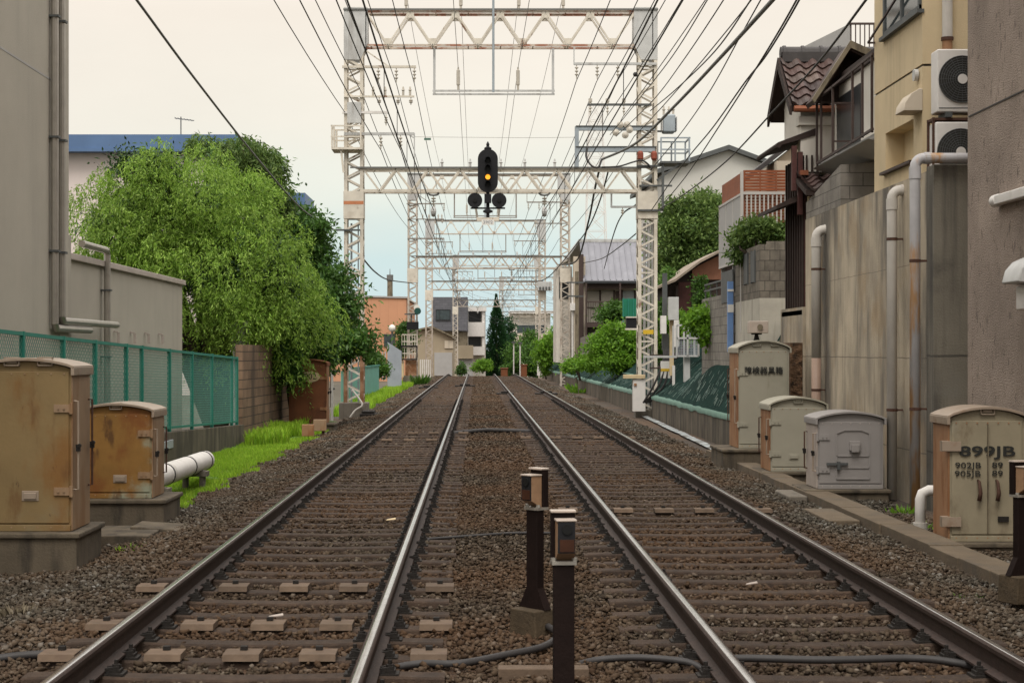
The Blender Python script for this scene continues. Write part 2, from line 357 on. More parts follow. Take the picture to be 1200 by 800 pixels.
def thing(name, label, cat, loc=(0, 0, 0), group=None):
    o = bpy.data.objects.new(name, None); COL.objects.link(o); o.location = loc; RL[o.name] = tuple(loc)
    o.empty_display_size = .2
    return tag(o, label, cat, group)
def tag(o, label, cat, group=None):
    o['label'] = label; o['category'] = cat
    if group: o['group'] = group
    return o
def setting(o): o['kind'] = 'structure'; return o
def stuff(o, label=None, cat=None):
    o['kind'] = 'stuff'
    if label: o['label'] = label; o['category'] = cat
    return o
def copy_tree(o, parent=None, loc=None):
    c = o.copy(); COL.objects.link(c)
    if parent is not None: c.parent = parent
    if loc is not None: c.location = loc
    RL[c.name] = tuple(loc) if loc is not None else (RL[parent.name] if parent is not None else RL[o.name])
    for ch in list(o.children): copy_tree(ch, c)
    return c

def text(body, c, size, m, parent, stretch=1., name='lettering', depth=.002, bold=0.):
    """lettering standing upright and facing the camera side (-Y), centred on c"""
    cu = bpy.data.curves.new(name, 'FONT'); cu.body = body; cu.size = size; cu.align_x = 'CENTER'; cu.align_y = 'CENTER'; cu.extrude = depth; cu.resolution_u = 3; cu.offset = bold
    t = bpy.data.objects.new(name + '_tmp', cu); COL.objects.link(t)
    dg = bpy.context.evaluated_depsgraph_get(); me = bpy.data.meshes.new_from_object(t.evaluated_get(dg))
    bpy.data.objects.remove(t); bpy.data.curves.remove(cu)
    o0 = Vector(RL[parent.name])
    for v in me.vertices:
        x, y, z = v.co; v.co = Vector((c[0] + x * stretch, c[1] - z, c[2] + y)) - o0
    me.name = name; me.materials.clear()
    return place(name, me, m, parent, o0)

def catline(a, b, sag, n=14):
    a, b = Vector(a), Vector(b)
    return [a.lerp(b, i / n) - Vector((0, 0, 4 * sag * (i / n) * (1 - i / n))) for i in range(n + 1)]
def spline(P, n=8):
    P = [Vector(p) for p in P]; out = []
    for i in range(len(P) - 1):
        p0, p1, p2, p3 = P[max(i - 1, 0)], P[i], P[i + 1], P[min(i + 2, len(P) - 1)]
        for k in range(n):
            t = k / n
            out.append(.5 * ((2 * p1) + (p2 - p0) * t + (2 * p0 - 5 * p1 + 4 * p2 - p3) * t * t + (3 * p1 - p0 - 3 * p2 + p3) * t ** 3))
    return out + [P[-1]]
def lerp(a, b, t): return a + (b - a) * t
# ---------------------------------------------------------------- sky, sun, camera
W = bpy.data.worlds.new('World'); SC.world = W; W.use_nodes = True
nt = W.node_tree; nt.nodes.clear()
SUN_EL, SUN_AZ = RAD(60), RAD(190)               # behind the camera, a little to the left
sky = _n(nt, 'ShaderNodeTexSky', sky_type='NISHITA'); sky.sun_disc = False
sky.sun_elevation = SUN_EL; sky.sun_rotation = SUN_AZ; sky.air_density = 1.4; sky.dust_density = 2.5
bg1 = _n(nt, 'ShaderNodeBackground'); bg1.inputs[1].default_value = .08; nt.links.new(sky.outputs[0], bg1.inputs[0])
tc = _n(nt, 'ShaderNodeTexCoord'); sp = _n(nt, 'ShaderNodeSeparateXYZ'); nt.links.new(tc.outputs['Generated'], sp.inputs[0])
wob = _range(nt, _noise(nt, tc.outputs['Generated'], 2.2, 4, (1, 1, 3.)), .3, .7, -.018, .018)
el = _range(nt, _math(nt, 'ADD', sp.outputs[2], wob), -.1, .9)
cr = _n(nt, 'ShaderNodeValToRGB'); e = cr.color_ramp.elements
stops = [(-.1, (.16, .15, .13)), (-.005, (.20, .20, .18)), (.0, (.58, .71, .74)), (.045, (.60, .74, .74)), (.085, (.76, .79, .715)), (.13, (.84, .795, .70)), (.2, (.86, .78, .68)), (.32, (1.1, 1.03, .94)), (.6, (1.6, 1.54, 1.45)), (.9, (1.7, 1.64, 1.56))]
for i, (z, c) in enumerate(stops):
    q = e[0] if i == 0 else (e[len(e) - 1] if i == len(stops) - 1 else e.new(z + .1))
    q.position = z + .1; q.color = (*c, 1)
nt.links.new(el, cr.inputs[0])
bg2 = _n(nt, 'ShaderNodeBackground'); nt.links.new(_range(nt, _noise(nt, tc.outputs['Generated'], 3.5, 6, (1, 1, 2.6)), .3, .7, .955, 1.04), bg2.inputs[1]); nt.links.new(cr.outputs[0], bg2.inputs[0])
mx = _n(nt, 'ShaderNodeMixShader'); mx.inputs[0].default_value = .93
nt.links.new(bg1.outputs[0], mx.inputs[1]); nt.links.new(bg2.outputs[0], mx.inputs[2])
wo = _n(nt, 'ShaderNodeOutputWorld'); nt.links.new(mx.outputs[0], wo.inputs[0])
sl = bpy.data.lights.new('sun', 'SUN'); sl.energy = 2.1; sl.angle = RAD(28); sl.color = (1., .95, .87)
so = bpy.data.objects.new('sun', sl); COL.objects.link(so)
sd = Vector((math.sin(SUN_AZ) * math.cos(SUN_EL), math.cos(SUN_AZ) * math.cos(SUN_EL), math.sin(SUN_EL)))
so.rotation_euler = sd.to_track_quat('Z', 'Y').to_euler(); so.location = (0, 0, 40)
cam = bpy.data.cameras.new('camera'); co = bpy.data.objects.new('camera', cam); COL.objects.link(co)
cam.sensor_width = 36; cam.lens = F / 1200 * 36; cam.shift_x = (600 - VX) / 1200; cam.shift_y = (VY - 400) / 1200
co.location = (0, 0, EYE); co.rotation_euler = (RAD(90), 0, 0); cam.clip_end = 5000; cam.clip_start = .1
cam.dof.use_dof = True; cam.dof.focus_distance = 38; cam.dof.aperture_fstop = 11
SC.camera = co
vs_ = SC.view_settings; vs_.view_transform = 'Standard'; vs_.look = 'None'; vs_.gamma = 1; vs_.use_curve_mapping = False; vs_.exposure = 0.2
SC.cycles.use_denoising = True; SC.cycles.max_bounces = 6; SC.cycles.diffuse_bounces = 3; SC.cycles.transparent_max_bounces = 4
SC.cycles.caustics_reflective = False; SC.cycles.caustics_refractive = False

# ---------------------------------------------------------------- ground
def crest(Y):
    if Y <= 120: return 0.
    if Y <= 137: return -(Y - 120) ** 2 / 1100
    if Y <= 300: return -17 ** 2 / 1100 - (Y - 137) * 34 / 1100
    return -17 ** 2 / 1100 - 163 * 34 / 1100
def shift(Y): return .0008 * (Y - 135) ** 2 if Y > 135 else 0.
def sheet(name, prof, ys, m, jit=0., follow=True):
    V = []; Q = []; n = len(prof)
    for y in ys:
        for x, z in prof:
            V.append((x + (shift(y) if follow else 0), y, z + crest(y) + (noise.noise(Vector((x * 1.7, y * 1.7, 3))) * jit)))
    for i in range(len(ys) - 1):
        for j in range(n - 1):
            Q.append((i * n + j, i * n + j + 1, (i + 1) * n + j + 1, (i + 1) * n + j))
    return npmesh(name, V, Q, m, smooth=True)
YS = [-20, -5] + list(range(0, 160, 2)) + list(range(160, 310, 10)) + [400, 700, 1500, 3500]
g = sheet('ground', [(-2500, -.44), (-60, -.44), (-12, -.44), (-6, -.44), (-3, -.46), (0, -.46), (5, -.46), (12, -.46), (60, -.46), (2500, -.46)], YS, 'ground', follow=False); setting(g)
BP = [(-5.0, -.37), (-4.4, -.36), (-3.9, -.35), (-3.5, -.31), (-3.1, -.235), (-2.75, -.20), (-2.2, -.20), (-1.3, -.205), (-.5, -.20), (.375, -.185), (1.2, -.20), (2.1, -.205), (3., -.20), (3.5, -.215), (3.9, -.26), (4.3, -.29), (5.5, -.30)]
def bz(x):
    for (a, za), (b, zb) in zip(BP, BP[1:]):
        if x <= b: return lerp(za, zb, max(0, (x - a) / (b - a)))
    return BP[-1][1]
prof = [(x, bz(x) - .022) for x in np.arange(-5., 5.51, .15)]
g = sheet('gravel_bed', prof, list(np.arange(2, 60, .3)) + list(np.arange(60, 240, 2)), 'ballast', jit=.014); setting(g)

# stones
def ico():
    p = (1 + 5 ** .5) / 2
    v = np.array([(-1, p, 0), (1, p, 0), (-1, -p, 0), (1, -p, 0), (0, -1, p), (0, 1, p), (0, -1, -p), (0, 1, -p), (p, 0, -1), (p, 0, 1), (-p, 0, -1), (-p, 0, 1)], float)
    f = np.array([(0, 11, 5), (0, 5, 1), (0, 1, 7), (0, 7, 10), (0, 10, 11), (1, 5, 9), (5, 11, 4), (11, 10, 2), (10, 7, 6), (7, 1, 8), (3, 9, 4), (3, 4, 2), (3, 2, 6), (3, 6, 8), (3, 8, 9), (4, 9, 5), (2, 4, 11), (6, 2, 10), (8, 6, 7), (9, 8, 1)])
    return v / np.linalg.norm(v[0]), f
SLEEPER_Y0, SLEEPER_DY = 6.0, .56
TRACKS = (-1.34, 2.09)
def scatter(name, n, y0, y1, smin, smax, onsleeper=.2):
    iv, fi = ico()
    y = RNG.uniform(y0, y1, n); x = RNG.uniform(-4.7, 5.2, n)
    keep = (x > -.279 * y - 1.3) & (x < .321 * y + 1.3)
    keep &= ~((y > 19.5) & (x < -3.75 - .05 * np.sin(y * 3)))
    keep &= ~((x > 4.3) & (y > 27))
    ph = np.abs(((y - SLEEPER_Y0) / SLEEPER_DY + .5) % 1 - .5) * SLEEPER_DY
    for tx in TRACKS:
        d = np.abs(x - tx)
        keep &= ~((d < 1.17) & (ph < .115) & (RNG.random(n) > onsleeper))
        keep &= ~(np.abs(d - .75) < .11)
    x, y = x[keep], y[keep]; n = len(x)
    s = RNG.uniform(0, 1, n) ** 1.6 * (smax - smin) + smin
    z = np.array([bz(a) for a in x]) + RNG.uniform(-.026, .018, n)
    V = iv[None] * RNG.uniform(.5, 1.4, (n, 12, 1))
    q = RNG.normal(size=(n, 4)); q /= np.linalg.norm(q, axis=1)[:, None]
    w, a, b, c = q.T
    R = np.stack([np.stack([1 - 2 * (b * b + c * c), 2 * (a * b - c * w), 2 * (a * c + b * w)], -1), np.stack([2 * (a * b + c * w), 1 - 2 * (a * a + c * c), 2 * (b * c - a * w)], -1), np.stack([2 * (a * c - b * w), 2 * (b * c + a * w), 1 - 2 * (a * a + b * b)], -1)], 1)
    V = V * (np.array([1., .8, .62]) * RNG.uniform(.8, 1.2, (n, 3)))[:, None]
    V = np.einsum('nij,nkj->nki', R, V) * (s / 2)[:, None, None]
    V[:, :, 2] *= .8
    V += np.stack([x, y, z], -1)[:, None]
    Q = (fi[None] + np.arange(n)[:, None, None] * 12).reshape(-1, 3)
    return npmesh(name, V.reshape(-1, 3), Q, 'stone')
stuff(scatter('ballast_stones', 190000, 6.9, 27, .022, .064), 'loose brown ballast stones between and beside the near rails', 'ballast')
stuff(scatter('ballast_stones', 60000, 27, 62, .04, .085, .02), 'brown ballast stones along the farther part of the two tracks', 'ballast')

stuff(scatter('ballast_stones', 42000, 61, 124, .07, .13, .1), 'reddish brown ballast stones on the last stretch of track before the crest', 'ballast')
# ---------------------------------------------------------------- the two tracks
def rail_mesh(x):
    base = MB(); head = MB()
    foot = [(-.0635, -.153), (.0635, -.153), (.0635, -.141), (.012, -.125), (.009, -.045), (.034, -.034), (.034, -.012), (.026, -.003), (.019, -.001), (-.019, -.001), (-.026, -.003), (-.034, -.012), (-.034, -.034), (-.009, -.045), (-.012, -.125), (-.0635, -.141)]
    top = [(-.020, -.0035), (.020, -.0035), (.0185, .0002), (.012, .001), (-.012, .001), (-.0185, .0002)]
    ys = [3] + list(range(6, 118, 8)) + list(range(118, 200, 3))
    for mb, pr in ((base, foot), (head, top)):
        n = len(pr); vs = []; fs = []
        for y in ys:
            for a, b in pr: vs.append((x + a + shift(y), y, b + crest(y)))
        for i in range(len(ys) - 1):
            for k in range(n): fs.append((i * n + k, i * n + (k + 1) % n, (i + 1) * n + (k + 1) % n, (i + 1) * n + k))
        mb.add(vs, fs)
    return base, head
def sleeper_mb(cx, cy, dz=0.):
    m = MB(); vs = []; fs = []
    st = [(-1.15, 0), (-.95, .004), (-.75, .006), (-.5, -.006), (0, -.014), (.5, -.006), (.75, .006), (.95, .004), (1.15, 0)]
    for x, z in st:
        vs += [(cx + x, cy - .125, -.33 + dz), (cx + x, cy - .088, -.178 + z + dz), (cx + x, cy - .075, -.168 + z + dz), (cx + x, cy + .075, -.168 + z + dz), (cx + x, cy + .088, -.178 + z + dz), (cx + x, cy + .125, -.33 + dz)]
    for i in range(len(st) - 1):
        for k in range(5): fs.append((i * 6 + k, i * 6 + k + 1, i * 6 + 7 + k, i * 6 + 6 + k))
    fs += [(0, 1, 2, 3, 4, 5), tuple(range((len(st) - 1) * 6, len(st) * 6))[::-1]]
    return m.add(vs, fs)
def fastening_mb(x, y):
    m = MB(); m.box(x - .15, x + .15, y - .06, y + .06, -.170, -.1535)
    for s in (-1, 1):
        m.box(x + s * .10 - .03, x + s * .10 + .03, y - .045, y + .045, -.166, -.135)
        m.bar((x + s * .045, y - .03, -.136), (x + s * .12, y - .03, -.126), .022, .02)
        m.bar((x + s * .045, y + .03, -.136), (x + s * .12, y + .03, -.126), .022, .02)
        m.lathe((x + s * .10, y, -.14), [(.022, 0), (.022, .03), (.012, .032), (.012, .055)], 6)
    return m
def pad_mb(x, y):
    m = MB()
    m.prism([(y - .115, -.166), (y - .10, -.128), (y + .10, -.128), (y + .115, -.166)], 'x', x - .105, x + .105)
    return m
def bolt_mb(x, y): return MB().box(x - .02, x + .02, y + .03, y + .07, -.129, -.104)
PADS = {-1.34: (7, 9, 12), 2.09: (23,)}
PADFAR = {-1.34: (50, 55), 2.09: (52,)}
for tx, lab in ((-1.34, 'brown ballasted railway track on the green fence side, with anchor pads near the frame bottom'), (2.09, 'brown ballasted railway track on the side of the concrete wall and grey cabinets')):
    t = thing('railway_track', lab, 'railway track', (tx, 6, -.33), 'two parallel railway tracks')
    for s in (-1, 1):
        b, h = rail_mesh(tx + s * .75)
        ro = b.build('rail', 'rail_side', t); h.build('running_surface', 'rail_top', ro, smooth=True)
    sl0 = sleeper_mb(tx, 6.0).build('sleeper', 'sleeper', t)
    fa = [fastening_mb(tx + s * .75, 6.0).build('rail_fastening', 'dark_iron', sl0) for s in (-1, 1)]
    byi = {}
    for i in range(1, 100):
        c = copy_tree(sl0, t); c.location = (random.uniform(-.02, .02), i * SLEEPER_DY + random.uniform(-.015, .015), random.uniform(-.016, .004)); c.rotation_euler.z = random.uniform(-.006, .006); byi[i] = c
    protos = [pad_mb(tx + q, 6.0).build('anchor_pad', 'pad', sl0) for q in (-.45, 0, .44, 1.08, -1.06)] + [bolt_mb(tx + q, 6.0).build('anchor_bolt', 'dark_iron', sl0) for q in (-.45, 0, .44, 1.08, -1.06)]
    for i in PADS[tx] + PADFAR[tx]:
        for p in protos:
            q = p.copy(); COL.objects.link(q); q.parent = byi[i]
    for p in protos: bpy.data.objects.remove(p)
    far = MB()
    y = 6 + 100 * SLEEPER_DY
    while y < 140:
        m = sleeper_mb(tx, y, crest(y)); far.add(m.v, m.f); y += SLEEPER_DY
    stuff(far.build('sleepers', 'sleeper', t))
# ---------------------------------------------------------------- equipment cabinets
def arc(x0, x1, zs, z1, n=14, dz=0.):
    c = (x0 + x1) / 2; h = (x1 - x0) / 2
    return [(c - h + 2 * h * i / n, zs + (z1 - zs) * math.cos((i / n * 2 - 1) * math.pi / 2) ** .75 + dz) for i in range(n + 1)]
def cabinet(label, x0, x1, y0, y1, z0, z1, zs, side, front, sidem, lidm, handles=2, name='equipment_cabinet', plinth=None, bars=True, group='trackside equipment cabinets', holder=True, hinge_m=None):
    t = thing(name, label, 'cabinet', ((x0 + x1) / 2, (y0 + y1) / 2, plinth[4] if plinth else z0), group)
    b = MB(); b.prism([(x0, z0), (x1, z0)] + arc(x0, x1, zs - .03, z1 - .03)[::-1], 'y', y0, y1); b.build('body', front, t, bevel=.004)
    xs = x1 if side > 0 else x0
    m = MB(); m.box(min(xs, xs + side * .012), max(xs, xs + side * .012), y0 - .012, y1 - .01, z0 + .005, zs - .035)
    sp = m.build('side_panel', sidem, t, bevel=.004)
    up = arc(x0 - .03, x1 + .03, zs, z1); lo = arc(x0 - .03, x1 + .03, zs - .028, z1 - .028)
    m = MB(); m.prism(up + lo[::-1], 'y', y0 - .05, y1 + .04)
    m.box(x1 + .004, x1 + .034, y0 - .05, y1 + .04, zs - .085, zs - .012); m.box(x0 - .034, x0 - .004, y0 - .05, y1 + .04, zs - .085, zs - .012)
    m.build('lid', lidm, t, bevel=.004)
    xa, xb = (x0 + .03, x1 - .02) if side > 0 else (x0 + .02, x1 - .03)
    m = MB(); m.box(xa, xb, y0 - .014, y0, z0 + .07, zs - .05)
    d = m.build('door', front, t, bevel=.005)
    m = MB(); m.box(x0 + .005, x1 - .005, y0 - .02, y0 - .002, z0, z0 + .055); m.build('bottom_rail', front, t, bevel=.004)
    w = x1 - x0
    hc = [(x0 + x1) / 2] if handles == 1 else [x0 + w * .36, x0 + w * .72]
    zc = zs + (z1 - zs) * .52
    for c in hc[:handles]:
        m = MB()
        for a, bq, cz, dz in ((c - .07, c + .07, zc - .04, zc - .028), (c - .07, c + .07, zc + .028, zc + .04), (c - .07, c - .058, zc - .04, zc + .04), (c + .058, c + .07, zc - .04, zc + .04)):
            m.box(a, bq, y0 - .028, y0 + .002, cz, dz)
        m.box(c - .045, c + .045, y0 - .018, y0 + .002, zc - .018, zc + .02)
        m.build('lifting_handle', lidm, t, bevel=.003)
    hx = (x1 - .01 if side > 0 else x0 + .01)
    for zz in (zs - .26 * (zs - z0) / 1.1 - .03, z0 + .22 * (zs - z0) / 1.1 + .06) if bars else ():
        m = MB(); m.box(min(hx, hx - side * .14), max(hx, hx - side * .14), y0 - .03, y0 - .012, zz - .035, zz + .035)
        m.tube([(hx + side * .012, y0 - .02, zz - .05), (hx + side * .012, y0 - .02, zz + .05)], .018, 8)
        for q in (.05, .1): m.lathe((hx - side * q, y0 - .038, zz), [(.009, -.003), (.007, .008)], 6, 'y')
        m.build('hinge', hinge_m or sidem, d)
    if bars:
        for yy in (y0 + .04, y1 - .09):
            za, zb = z0 + .25 * (zs - z0), zs - .2 * (zs - z0) - .02
            xo = xs + side * .05
            m = MB(); m.tube([(xs + side * .01, yy, za), (xo, yy, za), (xo, yy, zb), (xs + side * .01, yy, zb)], .010, 6)
            zm = lerp(za, zb, .47)
            lb = m.build('locking_bar', 'cab_lid' if yy == y0 + .04 else 'band_rust', sp)
            m = MB(); m.box(xo - .018, xo + .018, yy - .02, yy + .02, zm - .03, zm + .03); m.lathe((xo + side * .012, yy - .012, zm + .02), [(.018, -.015), (.018, .015)], 8, 'y')
            m.build('padlock', 'dark_iron', lb)
    if holder:
        c = x0 + w * (.56 if side > 0 else .42); zz = z0 + .2 * (zs - z0) + .02
        m = MB(); m.box(c - .055, c + .055, y0 - .035, y0 - .012, zz - .028, zz + .028); m.box(c - .075, c + .075, y0 - .02, y0 - .012, zz - .045, zz + .045)
        m.build('card_holder', lidm if side > 0 else front, d, bevel=.004)
    # studs on the front
    m = MB()
    for i in range(7):
        for zz in (zs - .07, z0 + .035): m.lathe((x0 + .06 + i * (w - .12) / 6, y0 - .018, zz), [(.008, -.003), (.006, .006)], 6, 'y')
    m.build('rivets', sidem, d)
    if plinth:
        px0, px1, py0, py1, pz0 = plinth
        m = MB(); m.box(px0, px1, py0, py1, pz0, z0 - .004); m.box(px0 - .02, px1 + .03, py0 - .03, py1 + .03, z0 - .05, z0 - .002)
        m.build('plinth', 'plinth_dark', t, bevel=.012)
    return t, d
c1, d1 = cabinet('tall tan metal cabinet with rust blotches on a concrete plinth, largest beside the green fence', -4.40, -3.58, 15.1, 15.78, .015, 1.547, 1.475, 1, 'cab_tan', 'cab_side', 'cab_lid', plinth=(-4.6, -3.50, 14.95, 15.95, -.40))
c2, d2 = cabinet('short rust-streaked tan cabinet with a pale patch, in front of the white pipe', -4.41, -3.61, 19., 19.7, -.03, 1.03, .955, 1, 'cab_rust', 'cab_side', 'cab_lid', handles=1, plinth=(-4.5, -3.45, 18.85, 19.9, -.42))
c3, d3 = cabinet('dark rust-brown cabinet numbered 902 under the overhanging tree', -4.50, -3.60, 41., 41.7, -.12, 1.42, 1.34, 1, 'cab_darkrust', 'cab_side_orange', 'cab_darkrust', handles=0, plinth=(-4.7, -3.4, 40.8, 41.9, -.42), holder=False)
c4, d4 = cabinet('tall sage green cabinet with black Japanese lettering and a loudspeaker on its lid', 4.24, 5.06, 27.6, 28.5, .04, 1.79, 1.665, -1, 'cab_sage', 'cab_side_orange', 'cab_sage', plinth=(3.95, 5.2, 27.3, 28.7, -.38), holder=False, hinge_m='cab_sage')
c5, d5 = cabinet('low sage green cabinet with an orange side, between the lettered cabinet and the grey one', 4.31, 5.12, 25., 25.8, -.15, .94, .83, -1, 'cab_sage', 'cab_side_orange', 'cab_sage', handles=1, hinge_m='cab_sage', plinth=(4.2, 5.15, 24.9, 25.9, -.4))
c6, d6 = cabinet('small grey cabinet with an embossed panelled door beside the grey drainpipes', 4.36, 5.20, 21.8, 22.5, -.15, .84, .755, -1, 'cab_grey', 'cab_grey_side', 'cab_grey', handles=0, holder=False, hinge_m='cab_grey', plinth=(4.2, 5.25, 21.7, 22.6, -.4))
c7, d7 = cabinet('weathered beige double-door cabinet lettered 899JB with a rust-orange side', 4.52, 5.24, 16.3, 16.85, -.21, 1.08, .99, -1, 'cab_sage_dirty', 'cab_side_orange', 'cab_lid', handles=1, holder=False, bars=False, hinge_m='cab_grime', plinth=(4.46, 5.3, 16.2, 16.95, -.42))
# lettering and fittings
m = MB(); m.prism([(-3.98 + .21 * math.cos(a) * (1.1 if abs(math.cos(a)) > .5 else 1), 1.0 + .13 * math.sin(a)) for a in np.linspace(0, 2 * math.pi, 24, endpoint=False)], 'y', 40.965, 40.984)
pl = m.build('number_plate', 'plate_cream', d3); text('902', (-3.98, 40.962, 1.0), .2, 'letter', pl, 1.0)
text('障検器具箱', at(895, 434.5, 27.57), .128, 'letter', d4, .98, depth=.006, bold=.0008)
text('899JB', at(1157, 529, 16.275), .135, 'letter', d7, 1.72, depth=.003, bold=.002)
text('902JB', at(1134.5, 545.2, 16.275), .078, 'letter', d7, 1.4, depth=.003)
text('905JB', at(1134, 554.8, 16.275), .078, 'letter', d7, 1.4, depth=.003)
text('89', at(1169, 545, 16.275), .078, 'letter', d7, 1.4, depth=.003)
text('89', at(1169, 554.6, 16.275), .078, 'letter', d7, 1.4, depth=.003)
m = MB(); m.box(4.875, 4.885, 16.262, 16.287, -.13, .91); m.build('door_seam', 'cab_grime', d7)
for px in (1146.5, 1168):
    p = at(px, 575, 16.27); m = MB(); m.tube([(p.x, p.y + .01, p.z + .10), (p.x, p.y - .035, p.z + .09), (p.x + .01, p.y - .04, p.z - .02), (p.x, p.y - .03, p.z - .09)], [.012, .014, .02, .022], 8)
    m.build('handle', 'band_rust', d7, smooth=True)
p = at(1176, 608, 16.27); m = MB(); m.box(p.x - .05, p.x + .05, 16.265, 16.287, p.z - .025, p.z + .025); m.build('card_holder', 'dark_iron', d7)
for zz in (.70, -.02):
    m = MB(); m.box(4.44, 4.53, 16.27, 16.35, zz - .05, zz + .05); m.box(4.44, 4.62, 16.255, 16.275, zz - .045, zz + .045); m.build('side_hasp', 'cab_lid', c7)
# grey cabinet door relief
g6 = MB()
xa, xb, za, zb = 4.60, 5.02, -.02, .60
fr = [(xa, za), (xb, za), (xb, zb - .04), (xb - .1, zb), (xa + .1, zb), (xa, zb - .04)]
for a, b in zip(fr, fr[1:] + fr[:1]): g6.bar((a[0], 21.782, a[1]), (b[0], 21.782, b[1]), .02, .014)
for zz in (.27, .12): g6.bar((xa, 21.782, zz), (xb, 21.782, zz), .014, .014)
g6.build('raised_frame', 'cab_grey', d6)
m = MB(); m.box(4.76, 4.90, 21.745, 21.785, .34, .46); m.box(4.78, 4.88, 21.72, 21.75, .32, .42); m.build('vent_hood', 'cab_grey', d6, bevel=.006)
m = MB(); m.bar((4.47, 21.76, .17), (4.74, 21.76, .17), .025, .03); m.box(4.60, 4.64, 21.735, 21.77, .10, .2); m.build('latch', 'steel_dark', d6)
# loudspeaker on the tall cabinet
t = thing('loudspeaker', 'small beige box loudspeaker standing on the lid of the lettered green cabinet', 'loudspeaker', (4.6, 28., 1.76))
m = MB(); m.tube([(4.60, 28, 1.75), (4.60, 28, 1.9)], [.06, .025], 10); m.box(4.52, 4.68, 27.95, 28.05, 1.88, 1.91); m.build('bracket', 'dark_iron', t)
m = MB(); m.box(4.46, 4.77, 27.85, 28.1, 1.905, 2.10); m.build('housing', 'cap_pale', t, bevel=.012)
m = MB(); m.lathe((4.63, 27.84, 2.0), [(.048, -.015), (.042, 0), (.02, .02), (.0, .022)], 14, 'y'); m.build('horn', 'cab_grime', t)

# ---------------------------------------------------------------- marker posts with reflector lamps
def marker(label, x, y, ztop, rot, zb=-.22, base=True, foot=False):
    t = thing('marker_post', label, 'marker post', (x, y, zb), 'trackside marker posts')
    t.rotation_euler.z = rot
    zh = ztop - .26
    m = MB(); m.box(x - .051, x + .051, y - .03, y + .03, zb, zh); m.build('post', 'post_brown', t, bevel=.004)
    m = MB(); m.box(x - .06, x + .06, y - .04, y + .06, zh - .004, zh + .014)
    for s in (-1, 1): m.lathe((x + s * .052, y - .02, zh + .012), [(.014, 0), (.014, .018)], 6)
    m.build('flange', 'metal_pipe', t)
    m = MB(); m.box(x - .06, x + .06, y + .015, y + .06, zh + .01, ztop - .012); m.build('back_plate', 'post_brown', t, bevel=.003)
    m = MB(); m.box(x - .063, x + .063, y - .002, y + .064, ztop - .012, ztop); m.box(x - .046, x + .056, y - .085, y + .01, ztop - .048, ztop - .038); m.build('cap', 'cap_pale', t, bevel=.003)
    m = MB(); m.prism([(y - .075, zh + .055), (y + .012, zh + .01), (y + .012, ztop - .048), (y - .075, ztop - .048)], 'x', x - .04, x + .05); h = m.build('lamp_housing', 'tan_paint', t, bevel=.003)
    m = MB(); m.box(x - .038, x + .048, y - .082, y - .073, zh + .058, ztop - .05); m.build('lens_frame', 'signal_black', h)
    m = MB(); m.box(x - .028, x + .043, y - .086, y - .081, zh + .065, zh + .125); m.build('reflector', 'amber_reflector', h)
    m = MB(); m.lathe((x + .008, y - .086, ztop - .085), [(.026, -.004), (.026, .004)], 16, 'y'); m.build('lens', 'lens_dark', h)
    if base:
        m = MB(); m.prism([(x - .13, zb), (x + .13, zb), (x + .115, zb + .2), (x - .115, zb + .2)], 'y', y - .11, y + .11); m.build('base_block', 'post_base', t, bevel=.01)
        m = MB(); m.prism([(x - .12, zb + .2), (x + .12, zb + .2), (x + .052, zb + .33), (x - .052, zb + .33)], 'y', y - .028, y + .028); m.build('gusset', 'post_brown', t)
    return t
marker('dark brown marker post between the rails, standing nearer with its lens on the right', .43, 8.4, .82, RAD(4), base=False)
marker('dark brown marker post between the tracks, standing farther off on a rusty flared base', .373, 10.8, .866, RAD(-50), base=True, foot=True)
marker('dark brown marker post in front of the 899JB cabinet', 3.96, 12.4, .81, RAD(22))

# ---------------------------------------------------------------- cables lying across the ballast
def cable(label, P, r, name='cable', m='cable', group='black cables lying on the ballast'):
    mb = MB(); mb.tube(spline(P, 6), r, 8); return tag(mb.build(name, m, smooth=True), label, 'cable', group)
cable('black cable curling out of the flared base of the farther marker post', [(.45, 10.7, -.12), (.50, 10.45, -.13), (.40, 10.15, -.15), (.15, 9.9, -.16), (-.1, 9.7, -.17), (-.32, 9.75, -.18), (-.5, 9.7, -.2)], .022)
cable('black cable crossing the stones just past the nearer marker post', [(.6, 9.85, -.2), (.72, 9.8, -.165), (.95, 9.8, -.155), (1.2, 9.75, -.17), (1.3, 9.7, -.21)], .02)
cable('black cable laid between the rails of the track by the grey cabinets', [(1.38, 9.8, -.19), (1.5, 9.75, -.15), (2.0, 9.7, -.15), (2.5, 9.75, -.15), (2.75, 9.7, -.17), (2.84, 9.7, -.2)], .022)
cable('black cable reaching the left rail from the edge of the frame', [(-3.6, 9.9, -.27), (-3.0, 9.9, -.21), (-2.6, 9.95, -.165), (-2.2, 9.95, -.17), (-2.09, 9.95, -.2)], .024)
cable('thin dark cable on the stones between the tracks, well past both marker posts', [(-.5, 16.2, -.18), (0, 16.4, -.165), (.5, 16.6, -.16), (1.2, 16.7, -.19)], .014)
m = MB(); m.box(.12, .62, 9.35, 9.47, -.24, -.135); tag(m.build('timber_offcut', 'pad', bevel=.006), 'tan timber offcut lying on the stones behind the nearer marker post', 'timber')
cable('dark cable bundle lying across the stones from the left track far down the line', [(-.5, 37, -.17), (.0, 37.3, -.13), (.4, 37.6, -.13), (1.2, 37.8, -.17)], .05)
p = at(552, 40 + 412 + 8, 66)
